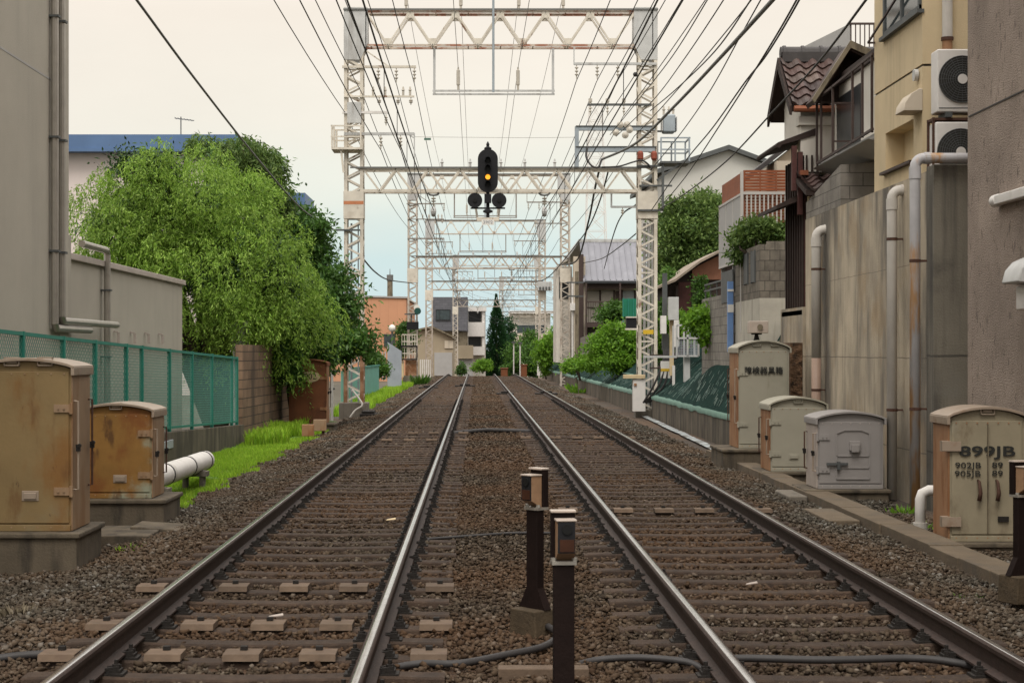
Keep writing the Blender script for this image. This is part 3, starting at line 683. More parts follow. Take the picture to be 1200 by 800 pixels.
for px, py, w, lab in ((545, 452, 24, 'dark rail lubricator box beside the inner left rail near the crest'), (592, 461, 20, 'dark rail lubricator box beside the inner right rail near the crest'), (640, 461, 26, 'dark rail lubricator box beside the outer right rail near the crest'), (502, 454, 22, 'dark rail lubricator box beside the outer left rail near the crest')):
    Y = 1.75 * F / (py - VY); p = at(px, py, Y); s = w / F * Y / 2
    m = MB(); m.box(p.x - s, p.x + s, Y - .5, Y + .5, -.22, -.12); m.box(p.x - s * .5, p.x + s * .5, Y - .3, Y + .3, -.121, -.05)
    tag(m.build('lubricator', 'dark_iron'), lab, 'rail lubricator', 'rail lubricators')

# ---------------------------------------------------------------- left side: fence, low wall, pipe
def fpt(t): return Vector((-5.40 + .45 * t, 19.4 + 16.6 * t, 0))
def ftop(t): return lerp(1.84, 1.46, t)
def fbot(t): return lerp(.50, .07, t)
def wallbetween(a, b, th, za0, za1, zb0, zb1):
    """slab from a to b (plan points), th thick to its far side, with sloping top"""
    d = (b - a).normalized(); n = Vector((-d.y, d.x, 0)) * th
    q = [(a, za0), (b, zb0), (b + n, zb0), (a + n, za0), (a, za1), (b, zb1), (b + n, zb1), (a + n, za1)]
    return MB().add([(p.x, p.y, z) for p, z in q], [(3, 2, 1, 0), (4, 5, 6, 7), (0, 1, 5, 4), (1, 2, 6, 5), (2, 3, 7, 6), (3, 0, 4, 7)])
w = wallbetween(fpt(-.35), fpt(1.02), .16, -.7, fbot(-.35) - .01, -.7, fbot(1.02) - .01)
w = w.build('fence_wall', 'wall_stained', bevel=.01); w['kind'] = 'thing'
tag(w, 'low stained concrete wall carrying the green mesh fence', 'wall')
p = fpt(.55); m = MB(); m.box(p.x + .005, p.x + .03, p.y - .7, p.y + .35, -.02, .12); m.build('name_plate', 'sheet_grey', w, bevel=.006)
t = thing('mesh_fence', 'green chain-link fence on the low concrete wall in front of the grey building', 'fence', tuple(fpt(.4) + Vector((0, 0, fbot(.4)))))
pxs = [-60, -20, 34, 81, 118, 154, 172, 204, 230, 253, 276, 282]
ts = [(-10800 - 19.4 * (p - 558)) / (16.6 * (p - 558) - 900) for p in pxs]
off = Vector((-.08, 0, 0))
for i, tt in enumerate(ts):
    p = fpt(tt) + off; m = MB(); m.box(p.x - .03, p.x + .03, p.y - .03, p.y + .03, fbot(tt) - .02, ftop(tt) + .03)
    m.build('fence_post', 'fence_green', t)
for i, (ta, tb) in enumerate(zip(ts, ts[1:])):
    a, b = fpt(ta) + off, fpt(tb) + off
    m = MB()
    m.bar(a + Vector((0, 0, ftop(ta))), b + Vector((0, 0, ftop(tb))), .045); m.build('fence_rail', 'fence_green', t)
    m = MB(); m.bar(a + Vector((0, 0, fbot(ta) + .06)), b + Vector((0, 0, fbot(tb) + .06)), .04); m.build('fence_rail', 'fence_green', t)
    L = (b - a).length; m = MB(); h0, pitch = 1.26, .085
    u = -h0
    while u < L:
        for sg in (1, -1):
            u0, u1 = max(u, 0), min(u + h0, L)
            if u1 - u0 > .02:
                va, vb = (u0 - u) / h0, (u1 - u) / h0
                if sg < 0: va, vb = 1 - va, 1 - vb
                def q(uu, v):
                    f = uu / L; tz = lerp(ta, tb, f); c = a.lerp(b, f)
                    return (c.x, c.y, lerp(fbot(tz) + .06, ftop(tz), v))
                m.bar(q(u0, va), q(u1, vb), .0045)
        u += pitch
    m.build('wire_mesh', 'mesh_green', t, fixn=False)
t = thing('service_pipe', 'white jacketed pipe with dark bands lying on low supports above the grass', 'pipe', (-4.0, 23, -.40))
m = MB(); m.tube([(-4., 19.9, .04), (-4., 25.2, .0)], .14, 20); m.build('pipe_jacket', 'paint_white', t, bevel=.01)
for y in (21.9, 23.6, 25.0):
    m = MB(); m.lathe((-4., y, .04 - (y - 19.9) * .0075), [(.146, -.03), (.146, .03)], 20, 'y'); m.build('pipe_band', 'grille_dark', t)
for y in (21.2, 24.2):
    m = MB(); m.box(-4.15, -4.09, y - .1, y + .1, -.45, -.08); m.box(-3.91, -3.85, y - .1, y + .1, -.45, -.08); m.box(-4.2, -3.8, y - .12, y + .12, -.16, -.09); m.build('pipe_support', 'concrete', t)
m = MB(); m.box(-4.6, -3.25, 16.9, 17.9, -.5, -.22); m.prism([(-3.55, -.5), (-2.75, -.5), (-2.75, -.24), (-3.55, -.19)], 'y', 17.5, 18.1)
tag(m.build('concrete_slab', 'plinth_dark', bevel=.015), 'flat concrete slab in the gravel between the two tan cabinets', 'concrete slab')

# block wall past the fence
a, b = Vector((-4.97, 36.3, 0)), Vector((-4.60, 44.5, 0))
w = wallbetween(a, b, .15, -.6, 1.75, -.6, 1.75).build('block_wall', 'block_tan'); tag(w, 'brown block wall half hidden by hanging foliage past the end of the green fence', 'wall')
for i, (px, py, wd, hh) in enumerate(((361, 504, 14, 14), (375, 498, 15, 12))):
    Y = 37.5 + i * 1.2; p = at(px, py, Y); s = wd / F * Y / 2
    t = thing('junction_box', ('rusty square junction box on a stake, nearer of the pair below the 902 cabinet', 'pinkish square junction box on a stake, behind its rustier twin')[i], 'junction box', (p.x, Y, -.4), 'junction boxes on stakes')
    m = MB(); m.box(p.x - s, p.x + s, Y - .08, Y + .08, p.z - .13, p.z + .13); m.build('box', 'cab_side_orange' if i == 0 else 'cab_side', t, bevel=.01)
    m = MB(); m.box(p.x + s * .5 - .03, p.x + s * .5 + .03, Y - .03, Y + .03, -.5, p.z - .1); m.build('stake', 'band_rust', t)

# ---------------------------------------------------------------- right side: cable trough, wall, netted slope
m = MB(); y = 9.
while y < 30.5:
    L = random.uniform(.9, 1.0); xo = random.uniform(-.012, .012)
    m.box(4.15 + xo, 4.47 + xo, y, y + L - .012, -.5, -.165 + random.uniform(-.006, .004)); y += L
setting(m.build('kerb', 'kerb', bevel=.01))
m = MB(); m.box(3.78, 4.12, 18.3, 19.7, -.45, -.205); tag(m.build('concrete_slab', 'kerb', bevel=.015), 'loose concrete slab in the gravel beside the kerb, before the grey cabinet', 'concrete slab')
m = MB(); m.box(3.9, 4.14, 21.3, 22.3, -.45, -.20); tag(m.build('concrete_slab', 'concrete', bevel=.02), 'small rough concrete slab at the foot of the grey cabinet', 'concrete slab')
def low_wall(y0, y1, label):
    m = MB(); m.prism([(5.0, -.6), (5.16, -.6), (5.16, .30), (5.0, .30)], 'y', y0, y1)
    w = m.build('low_retaining_wall', 'wall_stained', bevel=.01); tag(w, label, 'wall', 'low walls under the netted slope')
    h = MB(); vs = []; fs = []; n = int((y1 - y0) / .35)
    for i in range(n + 1):
        y = lerp(y0, y1, i / n); k = noise.noise(Vector((y * 1.3, 0, 0))) * .05
        vs += [(4.985, y, .24 + k), (4.985, y, .325), (5.05, y, .345 + k * .3), (5.2 + k, y, .42 + k)]
    for i in range(n):
        for k in range(3): fs.append((i * 4 + k, i * 4 + k + 1, i * 4 + 5 + k, i * 4 + 4 + k))
    h.add(vs, fs).build('netting_hem', 'net_hem', w, smooth=True)
low_wall(30.6, 48.6, 'low stained concrete wall below the netted slope, between the lettered cabinet and the gantry post')
low_wall(51.6, 84, 'low stained concrete wall below the netted slope, beyond the near gantry post')
low_wall(86, 126, 'low concrete wall below the slope, far down the line past the second gantry')
def zs_(x, y):
    u = min(1, max(0, (y - 39.5) / 6.)); u = u * u * (3 - 2 * u)
    return min(.34 + (x - 5.06) * lerp(1.7, .78, u), 2.12 + (x - 5.95) * .04)
V = []; Q = []; xs = np.linspace(5.06, 7.3, 26); ys = np.arange(33.5, 126, .25)
for y in ys:
    for x in xs:
        n_ = noise.noise(Vector((x * 1.5, y * .7, 0))) * .035 + noise.noise(Vector((x * 3, y * 1.0, 5))) * .012
        V.append((x, y, zs_(x, y) + n_ * min(1, (x - 5.06) * 3)))
n = len(xs)
for i in range(len(ys) - 1):
    for j in range(n - 1): Q.append((i * n + j, i * n + j + 1, (i + 1) * n + j + 1, (i + 1) * n + j))
net = npmesh('slope_netting', V, Q, 'net', origin=(5.06, 60, .34), smooth=True)
tag(net, 'dark green netting pinned over the railway slope beside the track', 'netting')
vs = []; fs = []
for k in range(620):
    y = 33.7 + 67 * random.random() ** 1.4; x = random.uniform(5.1, 6.4)
    if random.random() < .4: x = 5.1 + .35 * random.random()
    z = zs_(x, y) + noise.noise(Vector((x * 1.5, y * .7, 0))) * .035 + .03
    L = random.uniform(.06, .16) * (.6 if y < 42 else 1.); w = .022; z2 = zs_(x + L, y) - zs_(x, y) + z; dy = random.uniform(-.05, .12)
    o = len(vs); vs += [(x, y - w, z), (x, y + w, z), (x + L, y + w + dy, z2 + .01), (x + L, y - w + dy, z2 + .01)]; fs.append((o, o + 1, o + 2, o + 3))
stuff(npmesh('netting_ties', vs, fs, 'net_tie', net))
for (ya, yb, xa, xb, lab) in ((45.5, 36.0, 6.3, 5.5, 'pale green rolled seam across the netting'), (53, 66, 5.5, 5.6, 'pale green rolled seam across the netting')):
    P = [(lerp(xa, xb, i / 12) , lerp(ya, yb, i / 12), zs_(lerp(xa, xb, i / 12), lerp(ya, yb, i / 12)) + .04 + noise.noise(Vector((i * 2.1, ya, 0))) * .05) for i in range(13)]
    m = MB(); m.tube(P, [.015 + .025 * random.random() for _ in P], 6); m.build('rolled_seam', 'net_hem', net, smooth=True)
m = MB(); P = [(4.98 - .33 * i / 14 + noise.noise(Vector((i * .7, 9, 0))) * .05, lerp(49.5, 31.5, i / 14)) for i in range(15)]
for (xa, ya), (xb, yb) in zip(P, P[1:]): m.add([(xa - .17, ya, -.27), (xa, ya, -.26), (xb, yb, -.26), (xb - .17, yb, -.27)], [(0, 1, 2, 3)])
setting(m.build('drain_path', 'chan_white'))
# high ground behind the slope
V = []; Q = []; XS = [7.25, 9, 14, 25, 60, 200]
YY = [33.2, 45, 60, 80, 100, 126, 150, 300]
for y in YY:
    for x in XS: V.append((x + shift(y) * .6, y, 2.08 + (x - 7.25) * .12 if x < 30 else 5.2))
n = len(XS)
for i in range(len(YY) - 1):
    for j in range(n - 1): Q.append((i * n + j, i * n + j + 1, (i + 1) * n + j + 1, (i + 1) * n + j))
setting(npmesh('hillside_ground', V, Q, 'ground'))

for px, py, a, b, mm, lab in ((323, 722, .05, .01, 'cab_grey_side', 'thin pale scrap lying on the stones of the left track'), (881, 684, .045, .008, 'cab_grey_side', 'thin pale scrap lying on a sleeper of the right track'), (458, 609, .05, .03, 'plate_cream', 'crumpled yellowish leaf scrap lying inside the left track')):
    Y = 1.74 * F / (py - VY); p = at(px, py, Y); m = MB(); m.add([(p.x - a, Y, p.z), (p.x + a, Y + .01, p.z + .01), (p.x + a * .9, Y + b * 2, p.z + .02), (p.x - a * .8, Y + b * 2, p.z + .004), (p.x - a, Y, p.z - .006), (p.x + a, Y + .01, p.z + .004), (p.x + a * .9, Y + b * 2, p.z + .014), (p.x - a * .8, Y + b * 2, p.z - .002)], [(0, 1, 2, 3), (7, 6, 5, 4), (0, 4, 5, 1), (1, 5, 6, 2), (2, 6, 7, 3), (3, 7, 4, 0)]); tag(m.build('paper_scrap', mm), lab, 'litter')
# ---------------------------------------------------------------- left grey building
t = thing('grey_building', 'tall plain grey rendered building with steel pipes, rising behind the green fence', 'building', (-10, 18, -.5))
m = MB(); m.box(-16, -6., 8, 25.1, -.5, 11); m.build('wall', 'stucco_grey', t)
m = MB(); z = 1.6 + 304 / 2000 * 25.1
for y in np.arange(8, 25, 8.55): m.box(-6.02, -5.996, y, min(y + 8.55, 25.1), 5.42, 5.445)
m.build('wall_joint', 'panel_grey', t)
m = MB(); m.box(-5.999, -5.992, 24.55, 25.1, -.4, 11); m.build('corner_panel', 'stucco_grey', t)
for k, (yy, zb, ye) in enumerate(((24.02, 1.93, 26.2), (24.42, 2.04, 28.15))):
    m = MB(); m.tube([(-5.93, yy, 11), (-5.93, yy, zb + .06), (-5.93, yy + .06, zb), (-5.93, ye, zb)], .055, 10); pp = m.build('drainpipe', 'metal_pipe', t, smooth=False)
    m = MB()
    for zz in (3.0, 4.6, 6.3): m.box(-6.0, -5.86, yy - .07, yy + .07, zz, zz + .03)
    m.build('pipe_bracket', 'steel_dark', pp)
t = thing('low_annex', 'low grey rendered annex with a sloping-looking coping, joined to the tall grey building', 'building', (-8, 30.5, -.5))
m = MB(); m.box(-12, -6.2, 25.12, 36, -.5, 3.0); m.build('wall', 'stucco_grey', t)
m = MB(); m.box(-12, -6.13, 25.13, 36.05, 3.0, 3.10); m.build('coping', 'cab_grey_side', t, bevel=.01)
m = MB(); m.tube([(-6.1, 26.4, 3.27), (-6.1, 28.15, 3.27), (-6.1, 28.22, 3.2), (-6.1, 28.22, -.4)], .055, 10); pp = m.build('drainpipe', 'metal_pipe', t)
m = MB()
for zz in (.6, 1.5, 2.6): m.box(-6.2, -6.03, 28.15, 28.29, zz, zz + .03)
m.build('pipe_bracket', 'steel_dark', pp)
m = MB(); m.box(-6.17, -6.11, 25.6, 25.75, 1.0, 3.35); m.build('conduit', 'stucco_grey', t)
for yy in (29.2, 30.6, 31.9, 33.3):
    m = MB(); m.bar((-6.2, yy, 1.95), (-6.12, yy, 1.93), .05, .03); m.bar((-6.12, yy, 1.93), (-6.12, yy, 1.75), .05, .02); m.build('wall_hook', 'cab_grey_side', t)

# ---------------------------------------------------------------- right: stucco building nearest the camera
t = thing('stucco_building', 'brown-grey rough stucco building at the edge of the frame behind the 899JB cabinet', 'building', (8, 13, -.5))
m = MB(); m.box(5.4, 12, 6, 18.75, -.5, 11); m.build('wall', 'stucco_dark', t)
m = MB(); m.box(5.392, 5.401, 6, 18.7, 4.166, 4.18); m.build('wall_joint', 'grille_dark', t)
m = MB(); m.box(5.30, 5.398, 10, 17.55, 3.10, 3.20); m.lathe((5.35, 17.56, 3.15), [(.065, -.1), (.065, .05), (.05, .06)], 14, 'y'); m.build('pipe_cover', 'paint_white', t, bevel=.012)
hd = MB(); pr = [(0, 0), (.0, .02), (.03, .14), (.10, .23), (.20, .28), (.28, .28), (.28, -.02)]
hd.prism([(5.398 - .28 + a, 2.26 + b * .9) for a, b in pr], 'y', 16.1, 16.62); hd.build('vent_hood', 'steel_grey', t, bevel=.01)
m = MB(); m.box(5.24, 5.398, 15.8, 16.58, 2.0, 2.235); m.build('meter_box', 'paint_white', t, bevel=.02)
P = [(5.33 + .04 * math.sin(i * 2.6), 16.3 - i * .05, 1.05 + .08 * math.sin(i * 1.1)) for i in range(9)]
m = MB(); m.tube(spline(P, 5), .009, 6); m.build('loose_cable', 'cable', t)

# ---------------------------------------------------------------- right: concrete retaining wall
t = thing('retaining_wall', 'tall streaked concrete retaining wall below the yellow building, with drainpipes on it', 'wall', (6, 24, -.5))
m = MB(); m.box(5.5, 5.57, 20.75, 28.5, -.5, 3.8); m.box(5.571, 6.6, 21.4, 28.5, -.5, 3.795); m.box(5.571, 6.6, 20.75, 21.399, -.5, 3.5); m.build('wall', 'wall_concrete', t)
m = MB(); m.box(5.47, 6.7, 20.4, 20.74, -.5, 3.84); m.build('end_wall', 'pour_dark', t, bevel=.01)
m = MB(); m.prism([(5.5, 3.803), (5.62, 3.803), (5.62, 4.14), (5.5, 4.14)], 'y', 25.85, 28.45)
m = MB(); m.add([(5.5, 25.76, 3.803), (6.6, 25.76, 3.803), (6.6, 28.45, 3.803), (5.5, 28.45, 3.803), (5.5, 25.76, 4.42), (6.6, 25.76, 4.5), (6.6, 28.45, 4.16), (5.5, 28.45, 4.08)], [(3, 2, 1, 0), (4, 5, 6, 7), (0, 1, 5, 4), (1, 2, 6, 5), (2, 3, 7, 6), (3, 0, 4, 7)])
m.build('block_course', 'block_grey', t)
m = MB(); m.box(5.46, 6.6, 28.52, 30.6, -.5, 2.35); m.build('far_wall', 'wall_concrete', t)
m = MB(); m.box(5.25, 5.455, 28.53, 30.5, -.5, 1.75); m.build('rubble_footing', 'rubble', t)
def drain(label, x, y, zt, zb, r, mm, horiz, bands, inwall=True):
    t = thing('drainpipe', label, 'drainpipe', (x, y, zb), 'drainpipes on the concrete wall')
    e = r * 1.7
    P = [(x, y, zb), (x, y, zt - e)] + [(x + e * (1 - math.cos(a)), y, zt - e + e * math.sin(a)) for a in np.linspace(.3, math.pi / 2, 5)] + [(x + horiz, y, zt)]
    m = MB(); m.tube(([(x, y, 1.5)] + P[1:]) if mm == 'pvc_pink' else P, r, 16); m.build('pipe', 'pvc' if mm == 'pvc_pink' else mm, t, smooth=True)
    if mm == 'pvc_pink': m = MB(); m.tube([(x, y, zb), (x, y, 1.5)], r * 1.01, 16); m.build('pinkish_foot', mm, t, smooth=True)
    m = MB(); m.tube([(x, y, zt - e - .14), (x, y, zt - e)], r * 1.13, 16); m.tube([(x + e, y, zt), (x + e + .08, y, zt)], r * 1.13, 16); m.build('elbow_collar', 'pvc' if mm == 'pvc_pink' else mm, t)
    for zz in bands:
        m = MB(); m.lathe((x, y, zz), [(r * 1.08, -.018), (r * 1.08, .018)], 16); m.box(x, x + .14, y - .015, y + .015, zz - .012, zz + .012); m.build('pipe_band', 'band_rust', t)
drain('fat grey drainpipe with orange rust stains, running across to the air conditioners', 5.22, 20.3, 3.90, -.3, .063, 'pvc_rust', .9, (2.68, .92))
drain('middle pale grey drainpipe on the concrete wall, bending into the wall below the yellow building', 5.36, 22.0, 3.68, -.3, .066, 'pvc', .16, (3.05, .85))
drain('farthest drainpipe, tinted pinkish brown towards its foot, beside the brown boarded house', 5.36, 26.9, 3.52, -.3, .075, 'pvc_pink', .16, (2.9, 1.0))
t = thing('outlet_pipe', 'short white elbow pipe rising from the ground beside the 899JB cabinet', 'pipe', (4.58, 17.6, -.3))
m = MB(); m.tube([(4.58, 17.6, -.35), (4.58, 17.6, .08), (4.60, 17.6, .14), (4.66, 17.6, .17), (5.4, 17.6, .17)], .055, 14); m.build('pipe', 'paint_white', t, smooth=True)
m = MB(); m.tube([(4.58, 17.6, -.3), (4.58, 17.6, -.16)], .075, 14); m.build('socket', 'pvc', t)

# ---------------------------------------------------------------- right: yellow building and air conditioners
t = thing('yellow_building', 'cream yellow plastered building standing on the concrete wall', 'building', (8, 22.5, 3.8))
m = MB(); m.box(5.6, 12, 21.42, 24.0, 5.21, 11); m.box(5.6, 12, 21.42, 24.0, 3.806, 4.05); m.box(5.6, 12, 21.42, 24.0, 4.58, 5.18); m.box(5.6, 12, 21.42, 21.85, 4.0501, 4.5799); m.box(5.6, 12, 23.35, 24., 4.0501, 4.5799); m.box(5.85, 12, 21.8501, 23.3499, 4.0501, 4.5799); m.build('wall', 'plaster_yellow', t)
m = MB(); m.box(5.62, 11.9, 21.44, 23.98, 5.17, 5.22); m.build('joint_strip', 'grille_dark', t)
m = MB()
m.box(5.585, 5.62, 21.5, 23.35, 5.93, 7.3); fr = m.build('window', 'glass', t)
m = MB()
for a, b in ((21.45, 21.52), (22.35, 22.42), (23.30, 23.37)): m.box(5.565, 5.60, a, b, 5.9, 7.3)
m.box(5.567, 5.598, 21.45, 23.37, 5.9, 5.96)
m.build('frame', 'steel_dark', fr)
m = MB(); m.box(5.53, 5.62, 21.4, 23.45, 5.85, 5.898); m.build('sill', 'steel_dark', fr)
m = MB(); m.bar((5.5, 23.95, 5.93), (5.5, 22.2, 6.25), .025); m.bar((5.5, 23.95, 5.93), (5.6, 23.95, 5.93), .025); m.build('window_rail', 'frame_brown', fr)
m = MB(); m.box(5.82, 5.848, 21.87, 22.5, 4.07, 4.56); rc = m.build('recessed_window', 'window_dark', t)
m = MB(); m.box(5.80, 5.822, 21.95, 22.4, 4.12, 4.52); m.build('pane', 'glass_pale', rc)
m = MB(); m.box(5.53, 5.7, 21.8, 23.42, 4.012, 4.048); m.build('sill', 'frame_brown', rc)
hd = MB(); hd.prism([(5.6, 4.62), (5.36, 4.62), (5.38, 4.72), (5.46, 4.84), (5.56, 4.9), (5.6, 4.9)], 'y', 21.40, 21.85); hd.build('vent_hood', 'plaster_cream', t, bevel=.01)
m = MB(); m.lathe((5.57, 21.62, 5.1), [(.075, -.03), (.075, .02), (.05, .03)], 16, 'x'); m.build('round_vent', 'steel_grey', t)
t2 = thing('drainpipe', 'grey and rust-orange downpipe on the yellow building above the air conditioners', 'drainpipe', (5.88, 21.3, 5.1))
m = MB(); m.tube([(5.88, 21.3, 5.5), (5.88, 21.3, 11)], .065, 14); m.build('pipe', 'pvc', t2)
m = MB(); m.tube([(5.88, 21.3, 5.1), (5.88, 21.3, 5.5)], .062, 14); m.build('rusty_end', 'cab_side_orange', t2)
m = MB(); m.lathe((5.88, 21.3, 5.5), [(.078, -.02), (.078, .02)], 14); m.build('pipe_band', 'band_rust', t2)
def aircon(label, x, y, z):
    t = thing('air_conditioner', label, 'air conditioner', (x + .4, y + .15, z), 'outdoor air conditioner units')
    m = MB(); m.box(x, x + .80, y, y + .3, z + .03, z + .80); m.build('casing', 'paint_white', t, bevel=.02)
    cx, cz, r = x + .30, z + .43, .285
    m = MB(); m.lathe((cx, y - .006, cz), [(r, -.012), (r, .012)], 36, 'y'); fan = m.build('fan_opening', 'grille_dark', t)
    m = MB()
    for k in range(9):
        rr = .06 + k * .028; m.tube([(cx + rr * math.cos(a), y - .024, cz + rr * math.sin(a)) for a in np.linspace(0, 2 * math.pi, 33)], .004, 4, cap=False)
    for k in range(24):
        a = k * math.pi / 12; m.bar((cx + .05 * math.cos(a), y - .024, cz + .05 * math.sin(a)), (cx + r * math.cos(a), y - .024, cz + r * math.sin(a)), .005)
    m.build('fan_grille', 'steel_dark', fan, fixn=False)
    m = MB(); m.lathe((cx, y - .03, cz), [(.06, -.006), (.055, .006)], 20, 'y'); m.build('fan_hub', 'paint_white', fan)
    m = MB(); m.box(x + .02, x + .78, y - .004, y + .01, z + .075, z + .085); m.box(x + .72, x + .725, y - .004, y + .01, z + .05, z + .78); m.build('panel_seam', 'steel_dark', t)
    for q in (.1, .62):
        m = MB(); m.box(x + q, x + q + .08, y - .02, y + .33, z - .03, z + .03); m.build('foot', 'steel_dark', t)
aircon('white air conditioner with a round fan, upper of the two units above the concrete wall', 5.625, 20.82, 4.49)
aircon('white air conditioner with a round fan, lower unit half hidden by a pipe', 5.60, 20.80, 3.60)
m = MB()
for x in (5.59, 6.44):
    m.bar((x, 20.86, 3.5), (x, 20.86, 4.46), .03); m.bar((x, 21.1, 3.5), (x, 21.1, 4.46), .03)
m.box(5.58, 6.46, 20.84, 21.14, 4.425, 4.455); tag(m.build('unit_stand', 'band_rust'), 'rusty steel stand holding up the upper air conditioner', 'stand')

# ---------------------------------------------------------------- old house with the tiled roof
def tile_roof(x0, x1, ya, za, yb, zb, name, parent, m='tile_brown', pitch=.28, course=.24):
    """pantiled slope from the eave (ya, za) up to the ridge (yb, zb), spanning x0..x1"""
    L = math.hypot(yb - ya, zb - za); ny, nz = -(zb - za) / L, (yb - ya) / L
    if nz < 0: ny, nz = -ny, -nz
    mb = MB(); rows = int(L / course); cols = int((x1 - x0) / pitch); K = 6
    for r in range(rows):
        for c in range(cols):
            vs = []; fs = []
            for j, (s, lift) in enumerate(((r * course - .02, .055), ((r + 1) * course + .03, .012))):
                s = s / L
                for k in range(K + 1):
                    u = k / K; wv = .045 * math.cos(u * 2 * math.pi) * (1 if u < .5 else 1)
                    h = lift + wv + .02
                    vs.append((x0 + (c + u) * pitch, lerp(ya, yb, s) + ny * h, lerp(za, zb, s) + nz * h))
            for k in range(K + 1): q = vs[k]; vs.append((q[0], q[1] - ny * .04, q[2] - nz * .04))
            for k in range(K):
                fs.append((k, k + 1, K + 2 + k, K + 1 + k)); fs.append((k, k + 1, 2 * K + 3 + k, 2 * K + 2 + k))
            mb.add(vs, fs)
    return mb.build(name, m, parent, fixn=False)
t = thing('old_house', 'old white and dark brown wooden house with a brown pantiled roof above the block wall', 'house', (7.5, 31, 2.2))
m = MB(); m.box(5.75, 10, 28.95, 30.5, 2.2, 5.9); m.build('wall', 'plaster_white', t)
m = MB(); m.prism([(28.95, 5.90), (30.5, 5.90), (29.75, 6.62)], 'x', 5.5, 10); m.build('gable', 'plaster_white', t)
m = MB(); m.prism([(28.62, 5.70), (29.75, 6.66), (30.75, 5.8), (30.75, 5.72), (29.75, 6.56), (28.62, 5.62)], 'x', 5.30, 10.2); rf = m.build('roof', 'wood_dark', t)
tile_roof(5.28, 10.2, 28.6, 5.71, 29.75, 6.69, 'roof_tile_slope', rf); tile_roof(5.28, 10.2, 30.75, 5.82, 29.75, 6.69, 'roof_tile_slope', rf)
m = MB(); m.box(5.32, 10.2, 29.62, 29.88, 6.63, 6.80)
m.lathe((5.3, 29.75, 6.80), [(.11, 0), (.11, 5)], 10, 'x')
for k in range(15): m.lathe((5.34 + k * .32, 29.75, 6.80), [(.13, 0), (.13, .05)], 10, 'x')
m.build('ridge', 'tile_dark', rf)
m = MB(); m.tube([(5.32, 28.56, 5.66), (6.1, 28.56, 5.66)], .055, 8); m.build('gutter', 'trim_rust', rf)
m = MB(); m.prism([(28.58, 5.72), (29.75, 6.72), (30.8, 5.85), (30.8, 5.65), (29.75, 6.52), (28.58, 5.56)], 'x', 5.25, 5.29); m.build('bargeboard', 'wood_dark', rf)
m = MB(); m.box(5.46, 6.2, 28.72, 28.94, 4.62, 5.58); m.box(5.42, 6.3, 28.66, 28.94, 5.40, 5.55); m.build('corner_wall', 'plaster_white', t, bevel=.01)
m = MB(); m.box(5.5, 5.749, 28.951, 30.45, 5.2, 5.9); m.build('upper_wall', 'plaster_white', t)
m = MB(); m.prism([(5.72, 5.24), (5.08, 5.06), (5.08, 5.12), (5.72, 5.36)], 'y', 28.7, 30.5); m.build('side_eave', 'wood_dark', t)
m = MB(); m.tube([(5.07, 28.6, 5.06), (5.07, 30.6, 5.06)], .045, 8); m.build('gutter', 'wood_dark', t)
m = MB(); m.box(5.52, 5.74, 28.7, 30.45, 2.3, 4.5)
bw = m.build('boarded_wall', 'wood_maroon', t)
m = MB()
for k in range(8): m.box(5.49, 5.522, 28.72 + k * .22, 28.77 + k * .22, 2.3, 4.9)
for k in range(3): m.box(5.54 + k * .09, 5.57 + k * .09, 28.672, 28.70, 2.3, 4.9)
m.box(5.46, 5.76, 28.6, 30.5, 2.22, 2.3)
m.build('batten', 'wood_dark', bw)
m = MB(); m.box(5.56, 5.68, 28.55, 28.69, 2.45, 4.2); m.build('gutter_box', 'plate_cream', t)
for k, (x, z0, z1) in enumerate(((5.3, 4.3, 5.05), (5.40, 3.9, 4.95))):
    m = MB(); m.box(x, x + .08, 28.62, 28.72, z0, z1); m.build('bracket', 'wood_maroon', t)
m = MB(); m.box(5.42, 5.55, 28.5, 28.66, 4.55, 4.63); m.build('bracket', 'trim_rust', t)
# pent roof over the boarded wall
m = MB(); m.prism([(27.75, 4.22), (28.84, 4.58), (28.84, 4.5), (27.75, 4.14)], 'x', 5.36, 6.4); pr_ = m.build('pent_roof', 'wood_dark', t)
tile_roof(5.36, 6.4, 27.75, 4.22, 28.84, 4.58, 'roof_tile_slope', pr_)
m = MB(); m.prism([(5.5, 4.28), (5.05, 4.06), (5.05, 4.0), (5.5, 4.16)], 'y', 28.7, 30.6); m.build('side_eave', 'wood_dark', t)
# balcony with its little gable
m = MB(); m.box(5.95, 9, 24.3, 28.3, 4.5, 5.95); m.build('balcony_wall', 'plaster_white', t)
m = MB(); m.box(5.90, 9, 24.25, 28.3, 5.953, 6.10); m.build('fascia', 'wood_dark', t)
m = MB(); m.box(5.66, 5.94, 24.2, 28.2, 4.62, 4.7); m.prism([(5.56, 4.62), (5.95, 4.5), (5.95, 4.62)], 'y', 24.2, 28.2); m.build('balcony_floor', 'panel_grey', t)
m = MB(); m.box(5.935, 5.96, 26.4, 28.1, 4.75, 5.75); m.build('window', 'window_dark', t)
m = MB(); m.prism([(5.50, 5.62), (5.46, 5.68), (6.02, 6.55), (7.42, 5.9), (7.4, 5.82), (6.02, 6.45)], 'y', 27.5, 28.3); m.build('balcony_roof', 'frame_brown', t)
m = MB(); m.prism([(5.44, 5.60), (5.40, 5.66), (6.02, 6.60), (7.42, 5.95), (7.4, 5.86), (6.02, 6.48)], 'y', 27.42, 27.495); m.build('bargeboard', 'cab_grime', t)
m = MB(); m.prism([(5.58, 5.70), (6.04, 6.48), (7.3, 5.88), (7.3, 5.7)], 'y', 28.0, 28.24); m.build('gable_board', 'wood_dark', t)
m = MB()
X = 5.6
m.bar((X, 24.1, 5.80), (X, 28.05, 5.74), .035); m.bar((X, 24.1, 4.74), (X, 28.05, 4.69), .035)
